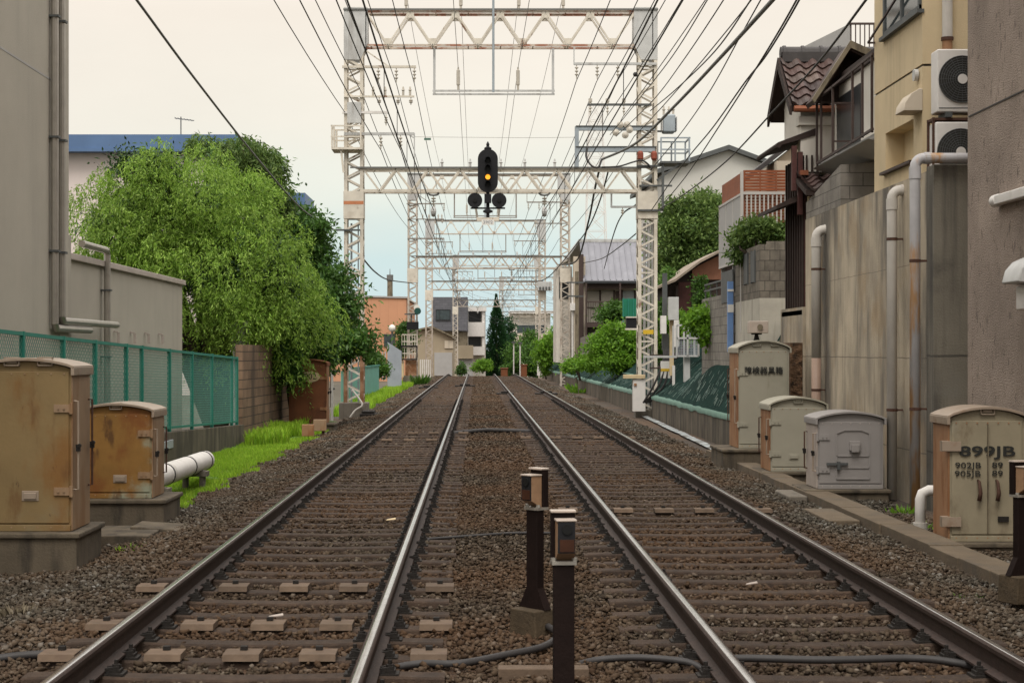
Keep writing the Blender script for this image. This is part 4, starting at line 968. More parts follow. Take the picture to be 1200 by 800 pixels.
for y in (24.15, 24.75, 25.4, 26.8, 27.7, 28.05): m.bar((X, y, 4.7), (X, y, 5.78), .035)
m.bar((X, 28.05, 5.74), (6., 28.05, 5.74), .03); m.bar((X, 28.05, 4.7), (6., 28.05, 4.7), .03); m.bar((X, 26.8, 5.5), (5.95, 26.8, 5.5), .025); m.bar((X, 26.8, 4.9), (5.95, 26.8, 4.9), .025)
m.build('balcony_frame', 'frame_brown', t)
m = MB(); m.box(5.9, 5.95, 24.9, 25.25, 5.45, 5.75); m.build('lamp_box', 'plate_cream', t)
t = thing('roof_terrace', 'light roof terrace with a thin bar railing above the tiled roof', 'railing', (7.3, 34, 5.5))
m = MB(); m.box(6.95, 8.6, 33.7, 36, 4, 7.3); m.build('terrace_block', 'panel_grey', t)
m = MB(); m.bar((7.35, 33.6, 8.05), (8.6, 33.6, 8.05), .04)
for k in range(14): m.bar((7.38 + k * .09, 33.6, 7.35), (7.38 + k * .09, 33.6, 8.05), .02)
m.build('bar_railing', 'frame_brown', t)
m = MB(); m.add([(6.85, 36, 7.35), (7.35, 33.6, 7.35), (7.35, 33.6, 8.05), (6.85, 36, 8.0), (6.9, 36, 7.35), (7.39, 33.62, 7.35), (7.39, 33.62, 8.05), (6.9, 36, 8.0)], [(0, 1, 2, 3), (7, 6, 5, 4), (0, 4, 5, 1), (3, 2, 6, 7), (0, 3, 7, 4), (1, 5, 6, 2)]); m.build('side_panel', 'panel_grey', t)

# ---------------------------------------------------------------- house with the orange slatted balcony, garden wall
t = thing('balcony_house', 'cream house with an orange slatted screen and white balcony rails above the garden wall', 'house', (8, 38.5, 2.2))
m = MB(); m.box(6.45, 8.6, 36.6, 42, 2.2, 5.69); m.build('wall', 'plaster_cream', t)
m = MB(); m.prism([(5.88, 5.42), (7.4, 6.62), (9.2, 5.3), (9.2, 5.2), (7.4, 6.5), (5.88, 5.30)], 'y', 36.9, 37.9); m.build('roof', 'tile_dark', t)
m = MB(); m.prism([(6.45, 5.70), (8.5, 5.70), (7.4, 6.46)], 'y', 37.1, 37.85); m.build('gable', 'plaster_cream', t)
m = MB(); m.box(5.62, 6.6, 36.1, 39.3, 3.78, 3.9); bal = m.build('balcony', 'rail_white', t)
m = MB()
m.box(5.6, 6.62, 36.06, 36.11, 4.92, 4.98); m.box(5.6, 6.62, 36.06, 36.11, 3.9, 3.96)
for k in range(12): m.box(5.62 + k * .09, 5.65 + k * .09, 36.07, 36.1, 3.9, 4.95)
m.box(5.585, 5.645, 36.05, 36.11, 2.0, 5.4); m.build('front_rail', 'rail_white', bal)
m = MB(); m.box(5.6, 5.625, 36.12, 39.3, 3.55, 4.9); m.build('side_panel', 'panel_grey', bal)
m = MB()
for y in (36.12, 37.2, 38.25, 39.3): m.box(5.59, 5.635, y - .02, y + .02, 3.5, 4.95)
m.box(5.585, 5.64, 36.1, 39.3, 4.9, 4.95); m.box(5.585, 5.64, 36.1, 39.3, 3.5, 3.55); m.build('side_frame', 'rail_white', bal)
m = MB(); m.box(5.66, 5.70, 36.14, 39.3, 4.95, 5.42)
for k in range(24): m.box(5.7, 6.66, 36.16, 36.19, 3.92 + k * .064, 3.972 + k * .064)
sc_ = m.build('slatted_screen', 'wood_orange', bal)
m = MB()
for x in (5.66, 6.0, 6.34, 6.64): m.box(x, x + .03, 36.135, 36.16, 3.9, 5.44)
m.build('screen_post', 'wood_orange', sc_)
m = MB()
for y in (36.2, 37.5, 39.2): m.box(5.64, 5.74, y, y + .1, 2., 3.78)
m.build('balcony_post', 'panel_grey', t)
m = MB(); m.box(6.05, 6.22, 35.7, 35.87, 2.2, 3.78); m.build('brick_pillar', 'brick', t)
t = thing('garden_wall', 'grey block garden wall with dark grille insets on a pale concrete base', 'wall', (5.9, 35, 0))
m = MB(); m.box(5.6, 7., 33.7, 36.85, 0, 2.66); m.build('base', 'concrete_pale', t)
m = MB(); m.box(5.6, 5.75, 33.7, 36.85, 2.663, 3.72); m.box(5.752, 7., 33.7, 33.85, 2.663, 3.78); m.build('block_courses', 'block_dark', t)
for y in (34.2, 35.1):
    m = MB(); m.box(5.575, 5.602, y, y + .42, 3.0, 3.62); g = m.build('grille_inset', 'steel_dark', t)
    m = MB()
    for a in (y - .02, y + .42): m.box(5.57, 5.6, a, a + .03, 2.98, 3.64)
    m.build('frame', 'steel_dark', g)
t = thing('garden_wall', 'lighter block wall with a dark screen panel, beyond the blue board', 'wall', (5.75, 40, 0))
m = MB(); m.box(5.62, 5.8, 37.3, 42.5, 0, 2.9); m.build('base', 'block_grey', t)
m = MB(); m.box(5.6, 5.63, 37.3, 39.0, 2.7, 3.4); m.build('screen_panel', 'steel_dark', t)
m = MB(); m.bar((5.7, 39.2, 3.1), (5.7, 42.5, 3.1), .04); m.bar((5.7, 39.2, 3.25), (5.7, 42.5, 3.25), .04)
for y in (39.3, 40.4, 41.5, 42.4): m.bar((5.7, y, 2.9), (5.7, y, 3.25), .03)
m.build('handrail', 'steel_dark', t)
t = thing('blue_board', 'tall narrow blue board with pale bands fixed at the end of the block wall', 'board', (5.55, 37, 1.0))
m = MB(); m.box(5.44, 5.56, 36.9, 37.0, 1.6, 3.12); m.build('panel', 'sheet_blue', t)
for za_, zb_ in ((2.45, 2.62), (2.9, 2.95)): m = MB(); m.box(5.435, 5.565, 36.89, 36.90, za_, zb_); m.build('pale_band', 'plate_white', t)
# dark red shed
t = thing('red_shed', 'small dark red and brown wooden shed with a sagging lean-to roof behind the pole cabinets', 'shed', (7, 55, 1.2))
m = MB(); m.prism([(6.0, .9), (8.6, .9), (8.6, 4.95), (7.8, 4.75), (7.1, 4.38), (6.3, 3.78), (6.0, 3.66)], 'y', 54.6, 58); m.build('wall', 'wood_dark', t)
m = MB(); m.prism([(5.72, 3.66), (6.3, 3.90), (7.1, 4.50), (7.8, 4.86), (8.7, 5.05), (8.7, 4.97), (7.8, 4.78), (7.1, 4.42), (6.3, 3.82), (5.72, 3.58)], 'y', 54, 58.4); m.build('roof', 'shed_roof', t)
m = MB(); m.prism([(6.9, 3.9), (7.9, 3.9), (7.9, 4.74), (7.1, 4.34), (6.9, 4.2)], 'y', 54.5, 54.59); m.build('gable', 'roof_brown', t)
m = MB(); m.box(6.46, 6.86, 54.5, 54.59, 1.2, 3.82); m.build('red_panel', 'wood_maroon', t)
for x in (5.95, 6.36): m = MB(); m.box(x, x + .07, 54.3, 54.4, .9, 3.7); m.build('post', 'wood_dark', t)
m = MB(); m.box(6.62, 6.72, 54.47, 54.499, 2.2, 2.75); m.build('notice', 'plate_white', t)
# ---------------------------------------------------------------- overhead line gantries
GL, GR, GW = -3.57, 5.0, .55              # post centres and post width
def lattice_post(x, y, z0, z1, w=GW, pitch=.25):
    a = w / 2; leg = MB(); lat = MB()
    for i in (-1, 1):
        for j in (-1, 1):
            cx, cy = x + i * (a - .045), y + j * (a - .045)
            leg.box(cx - .045, cx + .045, y + j * a - .006, y + j * a + .006, z0, z1)
            leg.box(x + i * a - .006, x + i * a + .006, cy - .045, cy + .045, z0, z1)
    n = int((z1 - z0) / pitch)
    for k in range(n):
        za, zb = z0 + k * pitch, z0 + (k + 1) * pitch
        s = 1 if k % 2 else -1
        for j in (-1, 1):
            lat.bar((x - s * (a - .03), y + j * (a - .015), za), (x + s * (a - .03), y + j * (a - .015), zb), .012, .055)
            lat.bar((x + j * (a - .015), y - s * (a - .03), za), (x + j * (a - .015), y + s * (a - .03), zb), .055, .012)
    for k in range(0, n + 1, 8):
        z = z0 + k * pitch
        for j in (-1, 1): lat.bar((x - a + .01, y + j * (a - .015), z), (x + a - .01, y + j * (a - .015), z), .012, .05); lat.bar((x + j * (a - .015), y - a + .015, z), (x + j * (a - .015), y + a - .015, z), .05, .012)
    return leg, lat
def truss(x0, x1, zb, zt, y, nodes, depth=.5, gus=True, th=.07):
    ch = MB(); web = MB()
    for yy in (y - depth / 2, y + depth / 2):
        for z in (zb, zt): ch.box(x0, x1, yy - .012, yy + .012, z - th / 2, z + th / 2); ch.box(x0, x1, yy - .05 if yy > y else yy, yy if yy > y else yy + .05, z + (th / 2 if z == zt else -th / 2), z + (th / 2 + .012 if z == zt else -th / 2 + .012))
        for (xa, za), (xb, zz) in zip(nodes, nodes[1:]):
            web.bar((xa, yy, lerp(zb, zt, za)), (xb, yy, lerp(zb, zt, zz)), .05, .05)
    for (xa, za) in nodes[1:-1]: web.bar((xa, y - depth / 2, lerp(zb, zt, za)), (xa, y + depth / 2, lerp(zb, zt, za)), .035)
    for q in np.linspace(x0 + .3, x1 - .3, 9):
        for z in (zb, zt): ch.bar((q, y - depth / 2, z), (q, y + depth / 2, z), .03)
    return ch, web
def ins_mb(x, y, z, down=True, n=3, L=.42, r=.055):
    s = -1 if down else 1; prof = [(.014, 0)]
    for k in range(n):
        q = .06 + k * (L - .12) / n
        prof += [(.014, s * q), (r, s * (q + .02)), (r * .9, s * (q + .045)), (.018, s * (q + .06))]
    prof += [(.014, s * L)]
    return MB().lathe((x, y, z), prof if not down else prof, 8)
def post_insulator(x, y, z, L=.6): return MB().lathe((x, y, z), [(.035, 0), (.035, .14), (.055, .16), (.055, L - .1), (.035, L - .08), (.02, L)], 8)
def X50(px): return (px - VX) * .025
def Z50(py): return EYE + (VY - py) * .025

def gantry(label, Y, detail):
    t = thing('overhead_line_gantry', label, 'gantry', ((GL + GR) / 2, Y, -.3), 'overhead line gantries across the tracks')
    zt = Z50(13)
    for sx, gx in ((-1, GL), (1, GR)):
        leg, lat = lattice_post(gx, Y, -2.2 if not detail else -.1, zt)
        p = leg.build('post', 'steel_white' if detail else 'steel_far', t)
        lat.build('lattice', 'steel_white' if detail else 'steel_far', p)
        a = GW / 2 + .012
        if sx < 0: pts = [(gx - a, Z50(72)), (gx + .2, Z50(72)), (gx + a + .12, Z50(53)), (gx + a + .12, Z50(11)), (gx - a, Z50(11))]
        else: pts = [(gx + a, Z50(72)), (gx - .2, Z50(72)), (gx - a - .12, Z50(53)), (gx - a - .12, Z50(11)), (gx + a, Z50(11))]
        m = MB()
        for yy in (Y - .29, Y + .28): m.prism(pts, 'y', yy, yy + .01)
        m.build('cap_plate', 'steel_grey', p)
        m = MB()
        for yy in (Y - .294, Y + .284): m.box(gx - a, gx + a, yy, yy + .01, Z50(257), Z50(225))
        m.box(gx - a - .01, gx - a, Y - .28, Y + .28, Z50(257), Z50(225)); m.box(gx + a, gx + a + .01, Y - .28, Y + .28, Z50(257), Z50(225))
        m.build('splice_plate', 'steel_white', p)
    m = MB()
    if detail:
        m.box(GL - .29, GL + .29, Y - .297, Y - .294, Z50(240.5), Z50(236.5)); m.build('orange_band', 'orange_band', t)
    # upper truss
    nx = [430, 455, 481, 507, 534, 560, 586, 612, 639, 665, 691, 717, 743]
    nodes = [(X50(p), 1 if i % 2 == 0 else 0) for i, p in enumerate(nx)]
    ch, web = truss(GL + .2, GR - .2, Z50(55), Z50(16), Y, nodes, th=.065)
    b = ch.build('upper_beam', 'steel_rusty' if detail else 'steel_far', t); web0 = web
    m = web = MB()
    for x, k in nodes[1:-1]:
        z = Z50(20) if k else Z50(51)
        for yy in (Y - .27, Y + .255): m.prism([(x - .13, z - .08), (x + .13, z - .08), (x + .1, z + .1), (x - .1, z + .1)], 'y', yy, yy + .015)
    web0.add(m.v, m.f); web0.build('beam_web', 'steel_white', b)
    m = MB(); m.box(GL - .3, GR + .3, Y - .32, Y - .28, Z50(14.4), Z50(12.6)); m.build('top_angle', 'wire_grey', b)
    # lower truss
    n = 17; x0, x1 = GL + .28, GR - .28
    nodes = [(lerp(x0, x1, i / n), 1 if i % 2 == 0 else 0) for i in range(n + 1)]
    ch, web = truss(x0, x1, Z50(224.5), Z50(199), Y, nodes, th=.085)
    b = ch.build('lower_beam', 'steel_white' if detail else 'steel_far', t); web.build('beam_web', 'steel_white' if detail else 'steel_far', b)
    m = MB(); m.box(GL - .1, GR + .1, Y - .33, Y - .29, Z50(198.6), Z50(196.8)); m.build('top_angle', 'wire_grey', b)
    for px in (518, 551, 587, 615, 650):
        post_insulator(X50(px), Y, Z50(197), .27).build('stud', 'steel_grey', b)
    # hanging frame
    m = MB()
    for px in (509, 648): m.bar((X50(px), Y, Z50(57)), (X50(px), Y, Z50(110)), .07)
    m.bar((X50(507), Y, Z50(106.5)), (X50(650), Y, Z50(106.5)), .06, .05); m.bar((X50(507), Y, Z50(110.5)), (X50(650), Y, Z50(110.5)), .06, .05)
    hf = m.build('hanging_frame', 'steel_grey' if detail else 'steel_mid', t)
    for px in (537, 607): post_insulator(X50(px), Y, Z50(106), .68).build('insulator', 'insulator', hf)
    m = MB(); m.tube([(X50(578), Y - .3, Z50(-40 if detail else 6)), (X50(578), Y - .3, Z50(110))], .035, 8); m.build('mast_pole', 'steel_blue', t)
    # messenger hangers below the lower beam
    for px in (508, 638):
        x = X50(px); m = MB(); m.tube([(x - .17, Y, Z50(226)), (x - .1, Y, Z50(228.5)), (x, Y, Z50(229)), (x + .1, Y, Z50(228.5)), (x + .17, Y, Z50(226))], .03, 6); h = m.build('hanger', 'wire_grey', t)
        ins_mb(x, Y, Z50(229), True, 3, .36, .075).build('insulator', 'insulator', h)
        m = MB(); m.lathe((x, Y, Z50(248)), [(.02, -.08), (.13, -.06), (.16, 0), (.13, .06), (.02, .08)], 12, 'x'); m.build('strain_wheel', 'steel_grey', h)
    # cross arms towards the track
    def arm(pxa, pxb, py, mm, th=.07, extra=()):
        m = MB(); m.box(X50(pxa), X50(pxb), Y - .33, Y - .26, Z50(py) - th / 2, Z50(py) + th / 2)
        for (ax, ay, bx, by) in extra: m.bar((X50(ax), Y - .3, Z50(ay)), (X50(bx), Y - .3, Z50(by)), .035)
        return m.build('cross_arm', mm if detail else 'steel_mid', t)
    a = arm(402, 488, 80.5, 'steel_white', .07, ((430, 62, 456, 80), (486, 80, 486, 84)))
    for px in (444, 465, 486): ins_mb(X50(px), Y - .3, Z50(82), True, 3, .42).build('insulator', 'insulator', a)
    a = arm(404, 486, 115, 'steel_white', .05)
    for px in (438, 452, 473, 481): post_insulator(X50(px), Y - .3, Z50(114), .26).build('insulator', 'insulator', a)
    for px in (445, 467, 482): ins_mb(X50(px), Y - .3, Z50(116), True, 2, .22, .06).build('insulator', 'insulator', a)
    a = arm(404, 486, 158.5, 'steel_grey', .08, ((486, 158, 486, 197), (485, 163, 479, 159)))
    for px in (447, 470): ins_mb(X50(px), Y - .3, Z50(160), True, 3, .42).build('insulator', 'insulator', a)
    a = arm(672, 768, 77, 'steel_grey', .07, ((672, 58, 672, 78),))
    for px in (675, 699, 723): ins_mb(X50(px), Y - .3, Z50(78), True, 3, .42).build('insulator', 'insulator', a)
    a = arm(688, 762, 124.5, 'steel_dark', .06)
    for px in (691, 711, 730):
        post_insulator(X50(px), Y - .3, Z50(124), .16).build('insulator', 'insulator', a); ins_mb(X50(px), Y - .3, Z50(125), True, 2, .3, .04).build('insulator', 'insulator', a)
    if not detail: return t
    # ---- things only the near gantry shows in detail
    for px in (476, 540, 608, 660):
        post_insulator(X50(px), Y, Z50(13), .8).build('insulator', 'insulator', b)
    a = arm(402, 456, 133.5, 'paint_white', .07)
    ins_mb(X50(453), Y - .3, Z50(136), True, 3, .32, .05).build('insulator', 'insulator', a)
    m = MB(); m.box(X50(408), X50(424), Y - .36, Y - .3, Z50(146), Z50(122)); m.build('switch_box', 'steel_grey', t)
    for gx0, gx1, zf, zr, nm in ((390, 426, 175, 150, 'l'), (772, 806, 191, 164, 'r')):
        m = MB(); m.box(X50(gx0), X50(gx1), Y - .5, Y + .5, Z50(zf + 2.4), Z50(zf)); pf = m.build('platform', 'steel_white' if nm == 'l' else 'steel_dark', t)
        m = MB()
        for yy in (Y - .48, Y + .48):
            for px in ((gx0 + .6, (gx0 + gx1) / 2, gx1 - .6) if nm == 'r' else (gx0 + .6, gx0 + 3, gx1 - 2)): m.bar((X50(px), yy, Z50(zf)), (X50(px), yy, Z50(zr)), .045)
            for z in (zr, (zr + zf) / 2): m.bar((X50(gx0), yy, Z50(z)), (X50(gx1), yy, Z50(z)), .04)
        ox = gx0 if nm == 'l' else gx1
        for z in (zr, (zr + zf) / 2): m.bar((X50(ox), Y - .5, Z50(z)), (X50(ox), Y + .5, Z50(z)), .04)
        m.build('guard_rail', 'steel_white' if nm == 'l' else 'steel_blue', pf)
        m = MB()
        if nm == 'l': m.bar((X50(401), Y - .4, Z50(178)), (X50(404), Y - .4, Z50(204)), .06)
        else: m.bar((X50(796), Y - .4, Z50(193)), (X50(768), Y - .4, Z50(213)), .06); m.bar((X50(775), Y - .4, Z50(193)), (X50(775), Y - .4, Z50(246)), .07)
        m.build('brace', 'steel_white' if nm == 'l' else 'steel_dark', pf)
    m = MB(); m.box(X50(673), X50(677.5), Y - .35, Y - .2, Z50(197), Z50(150)); m.box(X50(677.6), X50(766), Y - .35, Y - .22, Z50(154.5), Z50(150.5)); m.box(X50(677.6), X50(766), Y - .35, Y - .22, Z50(179.5), Z50(174.5))
    fb = m.build('feeder_frame', 'steel_blue', t)
    m = MB()
    for pa in (150.3, 174.3): m.box(X50(674), X50(768), Y - .37, Y - .2, Z50(pa), Z50(pa - 1.2))
    m.build('top_angle', 'steel_dark', fb)
    for px, py in ((720, 158), (725, 149), (733, 149), (736, 155), (731, 161)):
        m = MB(); m.lathe((X50(px), Y - .5, Z50(py)), [(.02, -.06), (.1, -.03), (.1, .02), (.04, .05)], 12, 'y'); m.build('strain_insulator', 'insulator', fb)
    for px in (749, 765):
        m = MB(); m.lathe((X50(px), Y - .36, Z50(190)), [(.05, 0), (.09, .06), (.09, .22), (.05, .28)], 10); m.build('cable_sealing_end', 'red_paint', t)
    for (xa, xb, z) in ((748, 786, 219), (746, 776, 247.5), (392, 423, 270.5), (745, 772, 196)):
        m = MB(); m.box(X50(xa), X50(xb), Y - .36, Y - .28, Z50(z) - .025, Z50(z) + .025); m.build('cross_arm', 'steel_dark', t)
    m = MB(); m.bar((X50(716.5), Y, Z50(226)), (X50(716.5), Y, Z50(243)), .05); m.bar((X50(716), Y, Z50(242.5)), (X50(768), Y, Z50(242.5)), .06)
    dr = m.build('drop_bracket', 'steel_grey', t); ins_mb(X50(729.5), Y, Z50(243), True, 2, .25, .05).build('insulator', 'insulator', dr)
    for px, rr in ((412, .03), (420, .02)): m = MB(); m.tube([(X50(px), Y - .05, -.1), (X50(px), Y - .05, Z50(262))], rr, 8); m.build('riser_pipe', 'steel_blue', t)
    for px, rr in ((755, .04), (760, .05), (764, .03)): m = MB(); m.tube([(X50(px), Y - .05, -.1), (X50(px), Y - .05, Z50(262))], rr, 8); m.build('riser_pipe', 'steel_grey', t)
    m = MB(); m.box(X50(752.5), X50(764.5), Y - .31, Y - .295, Z50(391.5), Z50(386.5)); yp = m.build('number_plate', 'plate_yellow', t)
    m = MB(); m.box(GL - .42, GL + .42, Y - .42, Y + .42, -.5, .12); m.build('footing', 'concrete', t, bevel=.03)
    m = MB(); m.box(GR - .36, GR + .36, Y - .36, Y + .36, -.5, -.08); m.build('footing', 'concrete', t, bevel=.03)
    m = MB()
    for i in (-1, 1):
        for j in (-1, 1):
            m.box(GL + i * .235 - .05, GL + i * .235 + .05, Y + j * .28 - .008, Y + j * .28 + .008, .1, 1.55)
            m.box(GL + i * .286 - .008, GL + i * .286 + .008, Y + j * .235 - .05, Y + j * .235 + .05, .1, 1.55)
    m.build('rusted_foot', 'steel_rustbase', t)
    return t
gantry('nearest white lattice gantry across both tracks, carrying the black signal', 50, True)
G2 = gantry('second lattice gantry from the camera, seen through the nearest one', 96, False)
GY = [(129.5, 'third lattice gantry, standing just past the crest of the tracks'), (177, 'fourth lattice gantry, far down the line beyond the crest'), (228, 'fifth lattice gantry, set towards the right where the line curves'), (280, 'most distant lattice gantry on the curving line')]
for Y, lab in GY:
    c = copy_tree(G2, None, ((GL + GR) / 2 + shift(Y), Y, -.3)); c['label'] = lab

# ---------------------------------------------------------------- the signal
t = thing('railway_signal', 'black oval railway signal glowing amber, on the nearest gantry beam', 'railway signal', tuple(at(571, 265, 49.4)))
Ys = 49.3; sx, sr = X50(571.5), 11.6 * .025
hp = [(sx + sr * math.cos(a), Z50(189.5) + sr * math.sin(a)) for a in np.linspace(0, math.pi, 15)] + [(sx + sr * math.cos(a), Z50(216.5) + sr * math.sin(a)) for a in np.linspace(math.pi, 2 * math.pi, 15)]
m = MB(); m.prism(hp, 'y', Ys - .02, Ys + .02); bp_ = m.build('backboard', 'signal_black', t)
m = MB(); m.box(sx - .13, sx + .13, Ys + .03, Ys + .28, Z50(224), Z50(183)); m.build('housing', 'signal_black', t, bevel=.02)
for i, py in enumerate((191, 200, 210.5, 218.5)):
    c = (sx, Ys - .03, Z50(py))
    m = MB(); m.lathe(c, [(.072, -.015), (.068, .0), (.02, .012)][::1], 16, 'y'); m.build('lens', 'lens_amber' if i == 2 else 'lens_dark', t)
    m = MB(); vs = []; fs = []
    for k in range(13):
        a = RAD(-15) + RAD(210) * k / 12
        for yy, r in ((Ys - .02, .095), (Ys - .24, .085)): vs.append((c[0] + r * math.cos(a), yy, c[2] + r * math.sin(a)))
    for k in range(12): fs.append((k * 2, k * 2 + 2, k * 2 + 3, k * 2 + 1))
    m.add(vs, fs); h = m.build('visor', 'signal_black', t); h.modifiers.new('solid', 'SOLIDIFY').thickness = .008
m = MB(); m.lathe((sx, Ys + .1, Z50(178.5)), [(.05, -.05), (.1, 0), (.11, .05), (.04, .1), (.05, .16), (.012, .24)], 10); m.build('finial', 'signal_black', t)
m = MB(); m.tube([(sx, Ys + .12, Z50(262)), (sx, Ys + .12, Z50(224))], .05, 10); m.box(sx - .10, sx + .10, Ys - .02, Ys + .18, Z50(240), Z50(230)); m.tube([(sx - .5, Ys + .1, Z50(246)), (sx + .5, Ys + .1, Z50(246))], .025, 8); m.lathe((sx, Ys + .1, Z50(252)), [(.05, 0), (.14, .03), (.14, .08), (.06, .12)], 10); m.build('mast', 'signal_black', t)
for px in (556.5, 584.5):
    c = (X50(px), Ys, Z50(237.3)); m = MB(); m.lathe(c, [(.215, -.02), (.215, .02)], 28, 'y'); d = m.build('round_backboard', 'signal_black', t)
    m = MB(); m.lathe((c[0], Ys - .03, c[2]), [(.06, -.02), (.055, .01)], 14, 'y'); m.build('lens', 'lens_dark', d)
    m = MB(); m.lathe((c[0], Ys + .12, c[2]), [(.12, -.1), (.1, .12)], 12, 'y'); m.build('housing', 'signal_black', d)
m = MB(); m.box(sx - .33, sx + .33, Ys - .1, Ys + .5, Z50(259.5), Z50(257.5))
for s in (-1, 1): m.bar((sx + s * .3, Ys + .3, Z50(258)), (sx + s * .42, Ys + .62, Z50(224)), .05); m.box(sx + s * .24 - .08, sx + s * .24 + .08, Ys - .12, Ys - .1, Z50(261.5), Z50(257))
m.build('bracket', 'steel_white', t)
m = MB(); m.box(sx - .18, sx + .18, Ys - .13, Ys - .12, Z50(266), Z50(259.8)); pl = m.build('number_plate', 'plate_white', t)
text('3902', (sx, Ys - .134, Z50(262.9)), .125, 'letter_pale', pl, 1.15)

# transformer on the gantry platform
t = thing('pole_transformer', 'pale grey transformer with bushings above the platform of the near gantry post', 'transformer', (X50(783), 50, Z50(160)))
m = MB(); m.box(X50(775.5), X50(790), 49.6, 50.1, Z50(157), Z50(136)); m.build('tank', 'steel_blue', t, bevel=.05)
m = MB()
for px in (774.5, 777, 788.5, 791): m.box(X50(px), X50(px) + .02, 49.62, 50.08, Z50(155), Z50(139))
m.build('cooling_fins', 'steel_grey', t)
for px in (777, 783, 788): post_insulator(X50(px), 49.8, Z50(136), .25).build('bushing', 'insulator', t)
m = MB(); m.bar((X50(770), 50, Z50(140)), (X50(776), 50, Z50(140)), .05); m.bar((X50(770), 50, Z50(154)), (X50(776), 50, Z50(154)), .05); m.build('bracket', 'steel_dark', t)

# boxes and plates round the near right-hand post
t = thing('trackside_box', 'white metal box with a wide flat cap in front of the near right gantry post', 'equipment box', tuple(at(748, 482, 49)))
Yb = 49.0; m = MB(); a_, b_ = at(742, 482, Yb), at(756.5, 444, Yb); m.box(a_.x, b_.x, Yb, Yb + .3, a_.z, b_.z); m.build('casing', 'paint_white', t, bevel=.01)
a_, b_ = at(731, 443.5, Yb), at(756, 439, Yb); m = MB(); m.box(a_.x, b_.x, Yb - .05, Yb + .3, a_.z, b_.z); m.build('cap', 'plate_cream', t, bevel=.01)
a_, b_ = at(743, 452, Yb), at(746, 449, Yb); m = MB(); m.box(a_.x, b_.x, Yb - .03, Yb, a_.z, b_.z); m.build('latch', 'cab_side_orange', t)
t = thing('black_screen', 'small square black screen box mounted on the near right gantry post', 'screen', tuple(at(740, 386, 49.5)))
a_, b_ = at(733.8, 384.5, 49.4), at(746, 372.5, 49.4); m = MB(); m.box(a_.x, b_.x, 49.35, 49.55, a_.z, b_.z); m.build('screen', 'signal_black', t)
m = MB(); m.box(a_.x - .02, b_.x + .02, 49.30, 49.56, a_.z - .05, a_.z - .002); m.box(a_.x, b_.x, 49.32, 49.56, b_.z + .002, b_.z + .04); m.bar((b_.x, 49.5, a_.z + .1), (4.75, 49.75, a_.z + .1), .04); m.build('frame', 'steel_white', t)
m = MB(); a_, b_ = at(774, 443, 48.6), at(785, 423, 48.6); m.box(a_.x, b_.x, 48.5, 48.6, a_.z, b_.z)
t = thing('warning_plate', 'white plate with a yellow band hanging beside the near right gantry post', 'plate', tuple(at(779, 443, 48.6)))
m.build('plate', 'plate_white', t); m = MB(); m.box(a_.x - .002, b_.x + .002, 48.49, 48.5, a_.z + .2, a_.z + .275); m.build('band', 'plate_yellow', t)
m = MB(); m.bar((4.95, 48.7, b_.z + .16), (6.1, 48.7, b_.z + .16), .05, .06); m.bar((4.95, 48.7, b_.z - .2), (b_.x, 48.62, b_.z - .2), .04); m.build('support_arm', 'frame_brown', t)
t = thing('equipment_pole', 'cream pole with three grey and white cabinets beside the near gantry post', 'pole', tuple(at(788, 455, 47.5)))
Yp = 47.5
def pbox(pa, pb, dy=0., d=.25): a_, b_ = at(*pa, Yp + dy), at(*pb, Yp + dy); return MB().box(a_.x, b_.x, Yp + dy, Yp + dy + d, a_.z, b_.z)
pbox((785, 440), (789.5, 352), .1, .12).build('pole', 'plate_cream', t); pbox((788, 457), (791, 428), .0, .08).build('foot', 'paint_white', t)
for a_, b_, mm in (((783.5, 375), (795.5, 348), 'steel_grey'), ((774.5, 391), (781, 370), 'paint_white'), ((789.8, 406.5), (796, 375.2), 'paint_white')):
    q = pbox(a_, b_, -.1, .22).build('cabinet_box', mm, t, bevel=.01)
pbox((776.5, 370), (782, 320), .3, .1).build('side_column', 'steel_dark', t)
pbox((776, 410), (784, 391), .3, .1).build('side_column', 'steel_dark', t)
m = MB(); 
for i in range(4): p0 = at(776 + i * 2, 400, 48.8); m.tube(spline([p0, p0 + Vector((.02, -.2, -.5)), p0 + Vector((-.25 + .1 * i, -.3, -1.2)), p0 + Vector((-.55, -.1, -1.75))], 5), .03, 6)
tag(m.build('cable_bundle', 'cable'), 'thick dark cables drooping from the pole cabinets to the ground behind the white box', 'cable')
t = thing('mesh_enclosure', 'grey steel mesh enclosure standing on the netted slope beside the pole cabinets', 'enclosure', tuple(at(806, 417, 46)))
a_, b_ = at(793, 417, 46), at(818.5, 381, 46)
m = MB()
for x in (a_.x, (a_.x + b_.x) / 2, b_.x): m.bar((x, 46, a_.z), (x, 46, b_.z), .05); m.bar((x, 46.8, a_.z), (x, 46.8, b_.z), .05)
for z in (a_.z, lerp(a_.z, b_.z, .58), b_.z): m.bar((a_.x, 46, z), (b_.x, 46, z), .05)
m.bar((b_.x, 46, b_.z), (b_.x, 46.8, b_.z), .05); m.bar((a_.x, 46, a_.z - .02), (a_.x - .9, 46, a_.z - .02), .06); m.box(lerp(a_.x, b_.x, .5) - .08, lerp(a_.x, b_.x, .5) + .08, 46.1, 46.3, a_.z - .7, a_.z); m.build('frame', 'steel_grey', t)
m = MB()
for k in range(14): x = lerp(a_.x, b_.x, k / 13); m.bar((x, 46.01, a_.z), (x, 46.01, lerp(a_.z, b_.z, .58 if x < (a_.x + b_.x) / 2 else 1.)), .012)
for k in range(20): z = lerp(a_.z, b_.z, k / 19); m.bar((a_.x if k < 12 else (a_.x + b_.x) / 2, 46.01, z), (b_.x, 46.01, z), .012)
m.build('mesh_panel', 'sheet_grey', t)
